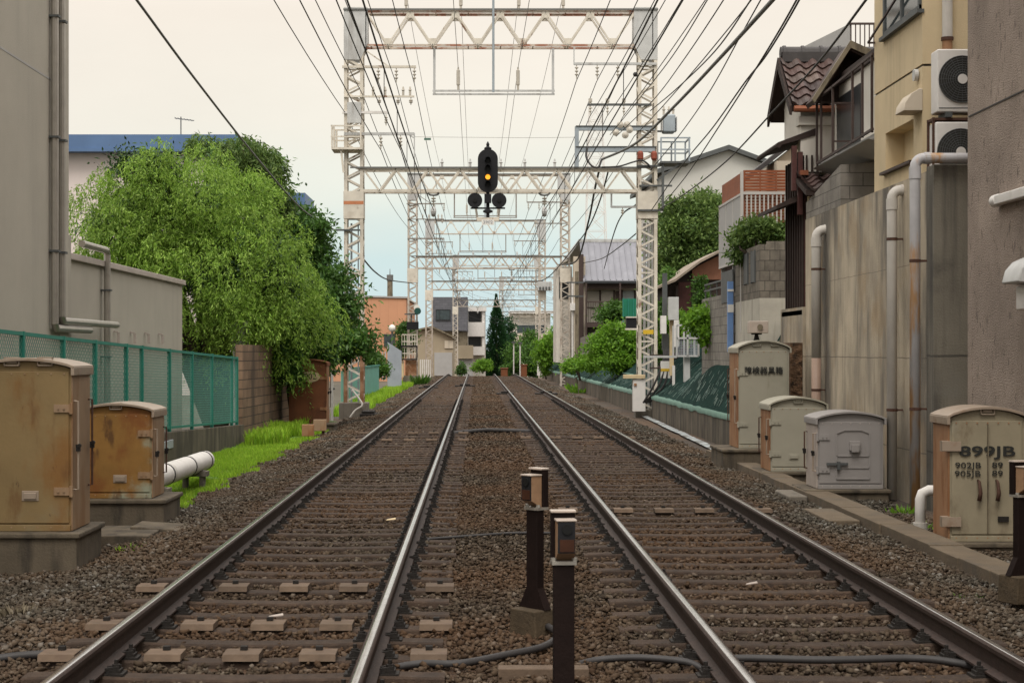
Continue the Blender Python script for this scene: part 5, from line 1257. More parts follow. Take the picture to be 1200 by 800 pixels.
# kit beside the near left post
t = thing('handrail', 'dark handrail frame with white uprights beside the near left gantry footing', 'handrail', (-4.05, 48.5, -.35))
m = MB(); m.bar((-4.3, 48.3, 1.05), (-3.85, 48.3, 1.05), .07); m.bar((-4.3, 48.3, .55), (-4.0, 48.3, .55), .05); m.build('rail', 'steel_dark', t)
for x in (-4.25, -4.08): m = MB(); m.bar((x, 48.3, -.4), (x, 48.3, 1.05), .07); m.build('upright', 'paint_white', t)
cable('tangle of pale cable looping down over the near left gantry footing', [(-3.6, 49.5, .5), (-3.4, 49.45, .25), (-3.3, 49.4, .05), (-3.5, 49.4, -.1), (-3.65, 49.4, -.3)], .03, m='pvc')
m = MB(); m.box(-3.3, -2.85, 48.3, 49.3, -.45, -.15); m.box(-3.25, -2.9, 48.4, 49.2, -.15, -.08); tag(m.build('junction_cover', 'dark_iron', bevel=.02), 'low dark iron cover box at the foot of the near left gantry post', 'cover box')

# signals and cage on the second gantry's left post
t = thing('repeater_signal', 'dark rectangular signal box with a round green-black lamp on the second gantry left post', 'railway signal', tuple(at(485, 392, 95)))
Yq = 95.3
def qb(pa, pb, d=.2, dy=0.): a_, b_ = at(*pa, Yq + dy), at(*pb, Yq + dy); return MB().box(a_.x, b_.x, Yq + dy, Yq + dy + d, a_.z, b_.z)
qb((476.5, 386), (490.5, 377)).build('signal_box', 'signal_black', t)
p = at(489.5, 364.5, Yq); m = MB(); m.lathe((p.x, Yq - .1, p.z), [(.19, -.15), (.19, .1), (.1, .2)], 16, 'y'); m.build('round_lamp', 'lamp_teal', t)
p = at(488.3, 360.5, Yq); m = MB(); m.lathe((p.x, Yq + .1, p.z), [(.17, -.15), (.17, .1)], 16, 'y'); m.build('lamp_hood', 'lamp_globe', t)
m = MB(); p = at(474, 368, Yq); q = at(490, 368, Yq); m.bar(p, q, .07); m.bar(at(482, 368, Yq + .1), at(482, 386, Yq + .1), .08); m.build('bracket', 'steel_dark', t)
t = thing('safety_cage', 'white wire cage with a dark band round the foot of the second gantry left post', 'cage', tuple(at(483, 422, 95.2)))
m = MB()
for z in (392, 400, 407, 414, 421):
    a_, b_ = at(471, z, Yq), at(489, z, Yq); m.bar(a_, b_, .05)
for k in range(7): x = 471 + 3 * k; m.bar(at(x, 392, Yq), at(x, 421, Yq), .03)
m.build('wire_cage', 'steel_white', t)
m = MB(); m.bar(at(470, 405.5, Yq - .05), at(489, 405.5, Yq - .05), .08); m.bar(at(470, 421, Yq - .05), at(489, 421, Yq - .05), .08); m.bar(at(470.5, 405, Yq - .05), at(470.5, 421, Yq - .05), .06); m.bar(at(488.5, 405, Yq - .05), at(488.5, 421, Yq - .05), .06); m.build('cage_band', 'signal_black', t)
qb((475, 440), (488, 422), .3, .1).build('rusty_base', 'steel_rustbase', t); qb((472, 448), (491, 440), .6, .1).build('footing', 'concrete', t)

# ---------------------------------------------------------------- wires
def wire(label, P, r, m='wire', group=None, name='overhead_wire'):
    mb = MB(); mb.tube(P, r, 6); o = mb.build(name, m, smooth=True, fixn=False); return tag(o, label, 'wire', group)
SPAN = [4., 50., 96., 129.5, 177., 228., 280.]
def run(pxs_, py_, r, sag, label, group, m='wire', y0=0):
    x, z = X50(pxs_), Z50(py_); P = []
    for a, b in zip(SPAN[y0:], SPAN[y0 + 1:]):
        P += catline((x + shift(a), a, z), (x + shift(b), b, z), sag * ((b - a) / 46) ** 2, 12)[:-1]
    wire(label, P + [Vector((x + shift(280), 280, z))], r, m, group)
LG = 'feeder wires along the left posts'
for px, py, r, sg, lab in ((405, 133, .012, .35, 'dark feeder wire farthest from the track on the left posts'), (426, 113, .012, .3, 'dark feeder wire tied just inside the left gantry posts'), (445, 100, .011, .28, 'feeder wire on the outer insulator of the left upper arm'), (465, 100, .011, .32, 'feeder wire on the middle insulator of the left upper arm'), (486, 100, .011, .30, 'feeder wire on the tip insulator of the left upper arm'), (447, 177, .012, .35, 'feeder wire on the outer insulator of the left lower arm'), (470, 177, .012, .35, 'feeder wire on the inner insulator of the left lower arm')):
    run(px, py, r, sg, lab, LG)
RG = 'feeder wires along the right posts'
for px, py, r, sg, lab in ((675, 96, .012, .3, 'feeder wire on the tip insulator of the right upper arm'), (699, 96, .012, .3, 'feeder wire on the middle insulator of the right upper arm'), (723, 96, .012, .3, 'feeder wire on the outer insulator of the right upper arm'), (691, 137, .011, .35, 'feeder wire on the tip of the right middle arm'), (711, 137, .011, .35, 'feeder wire on the middle of the right middle arm'), (730, 137, .011, .3, 'feeder wire on the outer end of the right middle arm'), (743, 160, .012, .4, 'feeder wire close against the right gantry posts')):
    run(px, py, r, sg, lab, RG)
for px, py in ((540, 13), (608, 13), (476, 13), (660, 13), (537, 80), (607, 80)):
    run(px, py - 20 if py == 13 else py, .008, .3, {476: 'fine wire on the first stud of the gantry tops from the left', 540: 'fine wire on the second stud of the gantry tops from the left', 608: 'fine wire on the third stud of the gantry tops from the left', 660: 'fine wire on the fourth stud of the gantry tops from the left', 537: 'fine wire on the left insulator of the hanging frames', 607: 'fine wire on the right insulator of the hanging frames'}[px], 'fine wires along the middle of the gantries', 'wire_thin')
for px, lab in ((508, 'overhead contact line with droppers above the left track'), (638, 'overhead contact line with droppers above the right track')):
    t = thing('contact_line', lab, 'contact line', (X50(px), 50, 5.0), 'overhead contact lines'); x = X50(px); mb = MB(); cb = MB(); P = []; Q = []
    for a, b in zip(SPAN, SPAN[1:]):
        P += catline((x + shift(a), a, Z50(246)), (x + shift(b), b, Z50(246)), .32 * ((b - a) / 46) ** 2, 12)[:-1]
        Q += [Vector((x + shift(lerp(a, b, k / 12)), lerp(a, b, k / 12), 5.0)) for k in range(12)]
    mb.tube(P, .012, 6); mb.build('messenger_wire', 'wire', t, fixn=False); cb.tube(Q, .010, 6); cb.build('contact_wire', 'wire', t, fixn=False)
    for k in range(2, len(P)):
        if k % 12 == 0: continue
        m = MB(); m.tube([P[k], Q[k]], .006, 5); d = m.build('dropper', 'wire', t, fixn=False)
# single wires traced one by one
def pxwire(label, pts, r, m='wire', group='cables slung from the near gantry', n=8): return wire(label, spline([at(*p) for p in pts], n), r, m, group)
pxwire('thick dark wire sagging across the willow to the left gantry posts', [(70, -120, 18), (160, 0, 22), (228, 92, 26.5), (305, 190, 35), (355, 246, 43), (393, 270, 49.7)], .02, 'wire_grey', None)
pxwire('twin dark cable drooping from the near left post to the second one', [(423, 300, 50), (440, 319, 65), (456, 328, 80), (482, 331.5, 95.8)], .028, 'wire', None)
pxwire('thickest dark cable on the right, ending on the near gantry feeder frame', [(990, -95, 18), (903, 3, 24), (842, 70, 31), (790, 125, 38), (745, 168, 46), (705, 187, 49.6)], .034, 'wire_grey')
pxwire('twisted service cable running down to the right gantry post, upper of three', [(960, -60, 18), (942, -10, 20), (900, 62, 24), (872, 98, 27), (835, 150, 34), (800, 193, 41), (763, 247, 49.5)], .014)
pxwire('twisted service cable running down to the right gantry post, middle of three', [(950, 30 - 60, 17), (915, 33, 21), (880, 90, 25), (848, 140, 31), (805, 205, 42), (778, 238, 49)], .013)
pxwire('twisted service cable sagging past the tiled roof, lowest of three to the right post', [(1040, -35, 14), (1012, 4, 16), (960, 72, 20), (905, 132, 26), (850, 190, 34), (800, 229, 43), (771, 246, 49.5)], .014)
pxwire('thin black wire dropping from the upper frame edge across the right post', [(900, -15, 24), (868, 42, 28), (830, 110, 35), (795, 160, 43), (762, 200, 49.8)], .012)
pxwire('pair of thin wires spreading from the feeder frame to the top edge, outer one', [(870, -40, 22), (848, 0, 25), (800, 72, 33), (765, 118, 41), (722, 160, 49.3)], .011)
pxwire('pair of thin wires spreading from the feeder frame to the top edge, inner one', [(850, -40, 22), (829, 0, 25), (788, 66, 33), (750, 115, 41), (715, 158, 49.3)], .011)
pxwire('dark wire from the near right post arm to the top edge beside the thick cable', [(905, -40, 22), (880, 0, 25), (838, 60, 32), (792, 105, 41), (762, 130, 49.5)], .014)
pxwire('black jumper cable looping below the feeder frame of the near right post', [(688, 173, 49.6), (687, 184, 49.5), (693, 194, 49.4), (701, 196, 49.4), (705, 187, 49.5)], .03, group=None)
pxwire('black jumper cable from the beam to the red sealing ends', [(705, 196, 49.5), (725, 195, 49.5), (742, 190, 49.5), (752, 188, 49.5), (760, 193, 49.6), (764, 199, 49.6)], .025, group=None)
pxwire('heavy dark cable falling from the near gantry beam towards the second right post', [(703, 196, 50.2), (697, 222, 55), (689, 262, 64), (676, 305, 76), (655, 302 + 8, 90)], .034, group=None)
pxwire('second dark cable falling from the near gantry beam, bending to the second right post', [(714, 196, 50.3), (704, 232, 57), (692, 262, 66), (678, 283, 76), (642, 325, 92), (620, 330, 110)], .026, group=None)
pxwire('service wire from the drop bracket down to the grey-roofed house', [(763, 222, 50), (745, 240, 51), (729, 252, 52), (718, 278, 66), (708, 315, 94)], .022, group=None)
pxwire('slack wire from the near right post to the grey-roofed house', [(745, 274, 52), (725, 290, 66), (705, 303, 80), (684, 308, 95)], .02, group=None)
pxwire('thin horizontal span wire across the tracks with a small green tag', [(486, 160.5, 50), (540, 161, 50), (620, 161.5, 50), (673, 161, 50)], .006, 'wire_thin', None)
p = at(501, 163, 49.95); m = MB(); m.box(p.x - .1, p.x + .1, 49.94, 49.96, p.z - .035, p.z + .03); tag(m.build('wire_tag', 'net_hem'), 'tiny green tag hanging on the span wire beside the left post', 'tag')
for px, py, sg, Y, lab in ((465, 100, .32, 31, 'dark ball clamp high on the left wires'), (699, 96, .3, 31, 'dark ball clamp high on the right wires'), (711, 137, .35, 41, 'dark ball clamp on the right wires below the top beam')):
    u = (Y - 4) / 46; c = (X50(px), Y, Z50(py) - 4 * sg * u * (1 - u)); m = MB(); m.lathe(c, [(.01, -.06), (.05, -.04), (.06, 0), (.05, .04), (.01, .06)], 10, 'y'); tag(m.build('wire_clamp', 'wire'), lab, 'clamp', 'ball clamps on the wires')
# ---------------------------------------------------------------- buildings farther off
def pb(Y, xa, ya, xb, yb, d, dy=0.):
    """box whose camera-side face, at distance Y, spans photo pixels (xa, ya)-(xb, yb)"""
    a, b = at(xa, yb, Y + dy), at(xb, ya, Y + dy); return MB().box(a.x, b.x, Y + dy, Y + dy + d, a.z, b.z)
def house(name, label, cat, Y, px, py): return thing(name, label, cat, tuple(at(px, py, Y)))
t = house('hall_building', 'pale pink building with a flat blue roof behind the willow', 'building', 80, 170, 300)
m = MB(); m.box(-24, -11.5, 80, 95, -.5, 10.9); m.build('wall', 'plaster_pink', t)
m = MB(); m.box(-24, -11.1, 79.4, 95.5, 11.05, 11.7); m.box(-24, -11.0, 79.3, 95.6, 10.90, 11.04); m.build('roof', 'roof_blue', t)
m = MB(); m.box(-23, -12, 79.95, 80.02, 5.9, 6.15); m.build('wall_band', 'panel_grey', t)
t = house('roof_antenna', 'thin television antenna rising behind the willow above the blue roof', 'antenna', 84, 212, 160)
m = MB(); p = at(212, 162, 84); m.tube([p, p + Vector((0, 0, 1.05))], .03, 6); m.build('mast', 'wire_grey', t)
m = MB(); q = p + Vector((-.3, 0, .98)); m.bar(q, q + Vector((.95, 0, -.12)), .04)
for k in range(6): c = q + Vector((.15 * k + .05, 0, -.02 * k)); m.bar(c + Vector((0, -.3, .0)), c + Vector((0, .3, .0)), .02)
m.build('elements', 'wire_grey', t)
t = house('tower_block', 'small dark blue topped block peeping over the trees at left', 'building', 95, 348, 260)
pb(95, 338, 234, 357, 300, 5, .1).build('wall', 'panel_grey', t); pb(95, 337, 226, 357.5, 240, 5.2).build('roof', 'roof_blue', t)
t = house('orange_building', 'large windowless orange clad building beyond the left gantry posts', 'building', 118, 430, 440)
a = at(390, 440, 118); b = at(476, 440, 118)
m = MB(); m.add([(a.x - 6, 118, -1), (b.x, 118, -1), (b.x, 135, -1), (a.x - 6, 135, -1), (a.x - 6, 118, 5.55), (b.x, 118, 5.28), (b.x, 135, 5.28), (a.x - 6, 135, 5.55)], [(3, 2, 1, 0), (4, 5, 6, 7), (0, 1, 5, 4), (1, 2, 6, 5), (2, 3, 7, 6), (3, 0, 4, 7)]); m.build('wall', 'plaster_orange', t)
m = MB(); m.add([(a.x - 6, 117.9, 5.56), (b.x + .1, 117.9, 5.29), (b.x + .1, 135, 5.29), (a.x - 6, 135, 5.56), (a.x - 6, 117.9, 5.68), (b.x + .1, 117.9, 5.40), (b.x + .1, 135, 5.4), (a.x - 6, 135, 5.68)], [(3, 2, 1, 0), (4, 5, 6, 7), (0, 1, 5, 4), (1, 2, 6, 5), (2, 3, 7, 6), (3, 0, 4, 7)]); m.build('roof_edge', 'panel_grey', t)
w = pb(118, 450, 392, 463, 405, .08, -.06).build('window', 'glass', t); pb(118, 449.3, 391.3, 463.7, 392.2, .1, -.1).build('frame', 'steel_dark', w); pb(118, 449.3, 404.8, 463.7, 405.6, .1, -.1).build('frame', 'steel_dark', w)
t = house('chimney', 'tan chimney with a dark cap behind the orange building', 'chimney', 140, 457, 350)
p = at(457, 350, 140); zt_ = at(457, 322, 140).z
m = MB(); m.tube([(p.x, 140, 2), (p.x, 140, zt_ - .5)], [.26, .22], 12); m.build('stack', 'cab_grime', t)
m = MB(); m.tube([(p.x, 140, zt_ - .5), (p.x, 140, zt_)], [.27, .27], 12); m.tube([(p.x, 140, zt_), (p.x, 140, zt_ + .5)], [.04, .02], 6); m.build('cap', 'wire_grey', t)
t = house('tiled_house', 'dark grey tiled flat-roofed house with one wide window beyond the crest', 'house', 190, 528, 440)
pb(190, 507, 348, 548, 387.5, 14).build('upper_wall', 'tile_slate', t); pb(190, 508, 388, 541, 445, 12, 1.2).build('lower_wall', 'plaster_tan', t)
w = pb(190, 511, 363, 527.5, 374.5, .15, -.1).build('window', 'glass', t)
m = MB()
for a_, b_ in (((510.5, 362.4), (528, 363.2)), ((510.5, 374.3), (528, 375))): q = pb(190, *a_, *b_, .2, -.15); m.add(q.v, q.f)
for x in (511, 515, 527.3): q = pb(190, x - .3, 363, x + .4, 374.6, .2, -.16); m.add(q.v, q.f)
m.build('frame', 'window_dark', w)
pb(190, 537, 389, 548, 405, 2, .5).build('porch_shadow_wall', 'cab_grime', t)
t = house('apartment_building', 'white apartment block with stacked balconies left of the dark conifer', 'building', 205, 560, 440)
pb(205, 547, 361, 569, 445, 12, 1.5).build('wall', 'plaster_white', t)
for ya, yb in ((377.5, 394), (406, 416)): pb(205, 548, ya, 568, yb, 1.4).build('balcony', 'paint_white', t)
pb(205, 547, 360, 570, 364.5, 2).build('roof_slab', 'paint_white', t)
for ya, yb in ((365, 377), (394.5, 405.5)):
    pb(205, 549, ya, 563.5, yb, .1, 1.35).build('window', 'window_dark', t)
pb(205, 565, 364, 568, 416, 1.0, .2).build('pillar', 'paint_white', t)
t = house('cream_block', 'low cream balcony block in front of the white apartments', 'building', 180, 545, 440)
pb(180, 536, 404.5, 554.5, 420, 6).build('balcony_wall', 'plaster_tan', t); pb(180, 537, 420.4, 554, 447, 5, .5).build('lower_wall', 'panel_grey', t)
t = house('tan_house', 'tan gabled house just left of the tracks beyond the crest', 'house', 150, 505, 440)
a, b, c, d_ = at(476, 445, 150), at(531, 445, 150), at(506, 384, 150), at(531, 396, 150); e_ = at(476, 391, 150)
m = MB(); m.prism([(a.x, -3), (b.x, -3), (b.x, d_.z), (c.x, c.z), (e_.x, e_.z)], 'y', 150, 160); m.build('wall', 'plaster_tan', t)
m = MB(); m.prism([(e_.x - .2, e_.z), (c.x, c.z + .02), (b.x + .2, d_.z - .05), (b.x + .2, d_.z + .1), (c.x, c.z + .18), (e_.x - .2, e_.z + .15)], 'y', 149.6, 160); m.build('roof', 'cab_grime', t)
pb(150, 521, 399, 531, 408, .1, -.08).build('shutter', 'plaster_cream', t); pb(150, 509, 413, 530, 440, .15, -.12).build('carport', 'panel_grey', t)
t = house('white_house', 'long low white building with a projecting balcony slab, right of the conifer', 'building', 270, 625, 440)
pb(270, 598, 366, 645, 450, 14, 1.5).build('wall', 'plaster_white', t); pb(270, 600, 392, 650, 404, 3).build('balcony_slab', 'plaster_cream', t); pb(270, 606, 381, 640, 390, .1, 1.35).build('window', 'glass', t); pb(270, 597, 364, 652, 367, 3).build('roof_slab', 'paint_white', t)
# grey-roofed house with the balcony
t = house('grey_roofed_house', 'beige two-storey house with a pale grey metal roof and brown balcony', 'house', 95, 710, 410)
xa, xb = at(672, 0, 95).x, at(765, 0, 95).x; xi = at(686, 0, 95).x
m = MB(); m.box(xa + .4, xb, 95.8, 106, 1, 6.1); m.build('wall', 'plaster_cream', t)
m = MB(); m.box(xa, xi, 95, 95.7, 1, 6.9); m.build('corner_wall', 'plaster_cream', t)
m = MB(); m.add([(xi - .15, 94.6, 5.55), (xb + .2, 94.6, 5.55), (xb + .2, 97.8, 7.85), (xi - .15, 97.8, 7.85), (xi - .15, 94.6, 5.45), (xb + .2, 94.6, 5.45), (xb + .2, 97.8, 7.75), (xi - .15, 97.8, 7.75)], [(0, 1, 2, 3), (7, 6, 5, 4), (0, 4, 5, 1), (1, 5, 6, 2), (2, 6, 7, 3), (3, 7, 4, 0)]); rf = m.build('roof', 'roof_metal', t)
m = MB(); m.add([(xa - .3, 94.7, 6.9), (xi - .2, 97.8, 8.05), (xb + .2, 97.8, 8.05), (xb + .2, 106, 7.6), (xa - .3, 106, 7), (xa - .3, 94.7, 6.8), (xi - .2, 97.8, 7.87), (xb + .2, 97.8, 7.87), (xb + .2, 106, 7.5), (xa - .3, 106, 6.9)], [(0, 1, 2, 3, 4), (9, 8, 7, 6, 5), (0, 5, 6, 1), (1, 6, 7, 2), (2, 7, 8, 3), (3, 8, 9, 4), (4, 9, 5, 0)]); m.build('upper_roof', 'steel_grey', rf)
m = MB(); m.box(xi - .05, xb, 94.5, 94.62, 5.38, 5.5); m.build('gutter', 'window_dark', rf)
m = MB()
for k in range(12): x = lerp(xi, xb, k / 11); m.bar((x, 94.6, 5.58), (x, 97.8, 7.88), .04, .05)
m.build('roof_seam', 'roof_metal', rf)
m = MB(); m.box(xi, xb, 94.3, 95.78, 2.95, 3.2); bal = m.build('balcony', 'frame_brown', t)
m = MB(); m.bar((xi, 94.32, 4.35), (xb, 94.32, 4.35), .07)
for k in range(30): x = lerp(xi, xb, k / 29); m.bar((x, 94.32, 3.2), (x, 94.32, 4.35), .02)
for x in (xi, lerp(xi, xb, .5), xb): m.bar((x, 94.32, 2.0), (x, 94.32, 5.4), .09)
m.build('railing', 'frame_brown', bal)
m = MB(); m.box(xi + .1, xb, 94.9, 95.05, 5.1, 5.42); m.build('eave_board', 'frame_brown', t)
for k, (u0, u1, mm) in enumerate(((.03, .22, 'curtain'), (.25, .43, 'curtain'), (.47, .55, 'frame_brown'), (.57, .74, 'glass_pale'), (.77, .96, 'curtain'))):
    m = MB(); m.box(lerp(xi, xb, u0), lerp(xi, xb, u1), 95.70, 95.79, 3.25, 5.0); w = m.build('window', mm, t)
    m = MB(); m.box(lerp(xi, xb, u1), lerp(xi, xb, u1) + .08, 95.66, 95.79, 3.25, 5.05); m.box(lerp(xi, xb, u0), lerp(xi, xb, u1), 95.66, 95.70, 4.05, 4.1); m.build('frame', 'frame_brown', w)
m = MB(); m.box(xi, xb, 95.6, 95.79, 2.2, 2.9); m.build('lower_wall', 'cab_grime', t)
m = MB(); m.box(xa + .3, xa + .55, 94.75, 94.95, .8, 7.0); m.build('downpipe', 'frame_brown', t)
m = MB(); m.box(xa - .9, xa - .02, 96, 100, 1, 6.4); m.build('side_wing', 'plaster_white', t)
m = MB(); m.box(xa - .75, xa - .15, 95.95, 96.02, 4.6, 5.8); m.build('window', 'window_dark', t)
t = thing('boundary_wall', 'tan block boundary wall climbing in front of the grey-roofed house', 'wall', (6.2, 84, 1))
a_, b_ = Vector((5.85, 92.5, 0)), Vector((6.95, 78, 0))
w = wallbetween(a_, b_, -.2, .3, 2.35, .3, 3.05); w.build('wall', 'block_grey', t)
t = thing('green_tarpaulin', 'green sheet screen hung on a frame above the bushes beside the near right gantry post', 'screen', tuple(at(738, 372, 72)))
pb(72, 729.5, 350, 747, 371, .08).build('sheet', 'cover_green', t)
m = MB()
for x in (730, 736, 742): q = pb(72, x, 349, x + .7, 380, .06, -.08); m.add(q.v, q.f)
m.build('frame', 'fence_green', t)
t = house('gabled_hall', 'large pale grey gabled building rising behind the tree on the right', 'building', 112, 840, 300)
a_, b_, c_ = at(776, 300, 112), at(905, 300, 112), at(853, 176, 112); l_, r_ = at(776, 203, 112), at(905, 196, 112)
m = MB(); m.prism([(a_.x, 0), (b_.x, 0), (b_.x, r_.z), (c_.x, c_.z), (l_.x, l_.z)], 'y', 112, 130); m.build('wall', 'plaster_hall', t)
m = MB(); m.prism([(l_.x - .5, l_.z - .1), (c_.x, c_.z), (b_.x + .5, r_.z - .1), (b_.x + .5, r_.z + .15), (c_.x, c_.z + .3), (l_.x - .5, l_.z + .2)], 'y', 111.5, 130); m.build('roof', 'steel_dark', t)
t = house('lattice_tower', 'faint pale lattice transmission tower far behind the gantries', 'tower', 330, 700, 400)
Yt = 330; m = MB(); zb_, ztp = 0, at(0, 120, Yt).z
for i in range(14):
    za, zc = lerp(zb_, ztp, i / 14), lerp(zb_, ztp, (i + 1) / 14); wa, wc = lerp(2.6, 1.2, i / 14), lerp(2.6, 1.2, (i + 1) / 14); x0 = at(698, 0, Yt).x
    for yy in (Yt - wa, Yt + wa):
        m.bar((x0 - wa, yy, za), (x0 - wc, yy, zc), .16); m.bar((x0 + wa, yy, za), (x0 + wc, yy, zc), .16)
        m.bar((x0 - wa, yy, za), (x0 + wc, yy, zc), .1); m.bar((x0 + wa, yy, za), (x0 - wc, yy, zc), .1); m.bar((x0 - wa, yy, za), (x0 + wa, yy, za), .1)
m.build('lattice', 'paint_white', t)
# small things near the crest and along the left
t = house('corrugated_fence', 'pale green corrugated sheet fence beyond the near left gantry post', 'fence', 62, 438, 458)
m = MB(); n = 36; vs = []; fs = []
A_, B_ = Vector((-4.55, 58, 0)), Vector((-4.35, 76, 0))
for i in range(n * 2 + 1):
    p = A_.lerp(B_, i / (2 * n)); o_ = .04 if i % 2 else -.04
    vs += [(p.x + o_, p.y, -.4), (p.x + o_, p.y, .95)]
for i in range(n * 2): fs.append((2 * i, 2 * i + 2, 2 * i + 3, 2 * i + 1))
m.add(vs, fs); q = m.build('sheeting', 'sheet_green', t); q.modifiers.new('solid', 'SOLIDIFY').thickness = .01
m = MB(); m.bar((-4.5, 58, 1.0), (-4.3, 76, 1.0), .06); m.build('top_rail', 'fence_green', t)
t = house('sheet_screen', 'plain blue-grey metal sheet screen standing before the orange building', 'screen', 84, 461, 440)
m = MB(); a_, b_ = at(454, 440, 84), at(470, 403, 84); m.add([(a_.x, 84, -.5), (b_.x, 84.5, -.5), (b_.x, 84.5, b_.z - .35), (a_.x, 84, b_.z + .1), (a_.x, 84.06, -.5), (b_.x, 84.56, -.5), (b_.x, 84.56, b_.z - .35), (a_.x, 84.06, b_.z + .1)], [(0, 1, 2, 3), (7, 6, 5, 4), (0, 4, 5, 1), (1, 5, 6, 2), (2, 6, 7, 3), (3, 7, 4, 0)]); m.build('sheet', 'sheet_grey', t)
m = MB()
for x in (448, 451): q = pb(83, x, 412, x + 1, 445, .05); m.add(q.v, q.f)
m.build('side_posts', 'sheet_grey', t)
t = house('white_fence', 'row of short white pickets between the second and third gantry posts on the left', 'fence', 105, 497, 440)
for k in range(6): pb(105, 492 + k * 2.3, 421, 493.4 + k * 2.3, 443, .06).build('picket', 'paint_white', t)
t = house('cream_box', 'cream cabinet box at the foot of the second left gantry post', 'cabinet', 96, 470, 440); pb(94.5, 465, 424, 473, 442, .4).build('casing', 'plate_cream', t, bevel=.02); pb(94.5, 464.5, 423, 473.5, 424.2, .5, -.05).build('cap', 'cab_lid', t)
def street_lamp(label, px, pyt, pyb, Y, globe=True):
    t = thing('street_lamp', label, 'street lamp', tuple(at(px, pyb, Y)), 'lamp posts along the line'); p, q = at(px, pyb, Y), at(px, pyt, Y)
    m = MB(); m.tube([p, q], .05, 8); m.build('pole', 'steel_dark' if globe else 'paint_white', t)
    if globe:
        m = MB(); m.lathe(tuple(q), [(.05, -.04), (.15, .04), (.18, .15), (.15, .27), (.04, .34)], 14); m.build('lamp_globe', 'lamp_globe', t, smooth=True)
    else:
        m = MB(); m.box(q.x - .16, q.x + .16, Y - .15, Y + .15, q.z, q.z + .14); m.build('lamp_head', 'steel_dark', t)
street_lamp('street lamp with a white globe in front of the orange building', 459.5, 388, 432, 88)
street_lamp('white lamp post right of the conifer, nearer the tracks', 602, 402, 445, 135, False)
street_lamp('white lamp post right of the conifer, beside the rusty boxes', 609.5, 403, 445, 137, False)
for px, py, w_, h_, lab in ((614, 437, 7, 9, 'rust-brown relay box beside the right track at the crest'), (591, 437, 8, 5, 'low rusty red box in the middle at the crest')):
    p = at(px, py, 130); s = w_ / F * 65
    m = MB(); m.box(p.x - s, p.x + s, 130, 130.8, -1.2, p.z + h_ / F * 130); m.box(p.x - s - .05, p.x + s + .05, 129.95, 130.85, p.z + h_ / F * 130, p.z + h_ / F * 130 + .07); tag(m.build('relay_box', 'cab_darkrust', bevel=.02), lab, 'relay box')
t = house('relay_cabinet', 'grey relay cabinet fixed high on the third gantry right post', 'cabinet', 129, 640, 340); pb(128.8, 630, 330, 647, 340.5, .4).build('casing', 'steel_grey', t, bevel=.02)
m = MB()
for k in range(4): q = pb(128.7, 632 + k * 3.6, 336, 634 + k * 3.6, 339.5, .1); m.add(q.v, q.f)
m.build('vents', 'steel_dark', t)
t = house('white_post', 'short white marker post beside the third gantry right post', 'post', 118, 632, 440); pb(118, 629.5, 420, 633, 440, .25).build('post', 'paint_white', t); pb(118, 629, 419, 633.5, 420, .3, -.03).build('cap', 'steel_grey', t)
t = house('utility_pole', 'brown utility pole with dark brackets beside the grey-roofed house', 'pole', 94, 676, 420)
p = at(676, 420, 93.5); q = at(676, 318, 93.5); m = MB(); m.tube([p, q], .1, 8); m.build('pole', 'cab_grime', t); m = MB()
for z in (347, 331): m.bar(at(664, z, 93.4), at(684, z, 93.4), .08)
m.build('cross_arm', 'steel_dark', t)
t = house('utility_pole', 'slim pale pole standing right of the second gantry right post', 'pole', 95, 671, 420); p = at(671, 428, 95); q = at(671, 330, 95); m = MB(); m.tube([p, q], .06, 8); m.build('pole', 'paint_white', t); m = MB(); m.box(q.x - .15, q.x + .15, 94.8, 95.1, q.z - 1.6, q.z - 1.2); m.build('fitting', 'paint_white', t)
# ---------------------------------------------------------------- vegetation
def quads(P, D, L, Wd, name, m, parent=None, origin=(0, 0, 0)):
    """one diamond leaf per row of P (base) and D (unit direction)"""
    n = len(P); r = RNG.normal(size=(n, 3)); S = np.cross(D, r); S /= np.linalg.norm(S, axis=1)[:, None] + 1e-9
    N = np.cross(D, S); L = np.broadcast_to(L, n)[:, None]; Wd = np.broadcast_to(Wd, n)[:, None]
    mid = P + D * L * .45 + N * L * .06
    V = np.stack([P, mid + S * Wd / 2, P + D * L, mid - S * Wd / 2], 1).reshape(-1, 3)
    Q = np.arange(n * 4).reshape(-1, 4)
    return npmesh(name, V, Q, m, parent, origin)
def unit(a): return a / (np.linalg.norm(a, axis=1)[:, None] + 1e-9)
def lobes_pts(lobes, n, rmin=.55, seed_bias=0.):
    w = np.array([l[3] * l[5] for l in lobes], float); k = RNG.choice(len(lobes), n, p=w / w.sum()); A = np.array(lobes, float)[k]
    d = unit(RNG.normal(size=(n, 3))); r = (rmin + (1 - rmin) * RNG.random(n) ** .6)[:, None]
    return A[:, :3] + d * r * A[:, 3:6], d
def clumps(lobes, nc, per, spread, L, Wd, droop=.3, rmin=.55, Ls=.4):
    C, d = lobes_pts(lobes, nc, rmin)
    sz = RNG.uniform(.5, 1.35, nc)
    P = np.repeat(C, per, 0) + RNG.normal(size=(nc * per, 3)) * (np.repeat(sz, per) * spread)[:, None] * np.array([1, 1, .55])
    D = unit(RNG.normal(size=(nc * per, 3)) + np.repeat(d, per, 0) * .5 + np.array([0, 0, -droop]))
    return P, D, RNG.uniform(1 - Ls, 1 + Ls, nc * per) * L, RNG.uniform(.7, 1.2, nc * per) * Wd
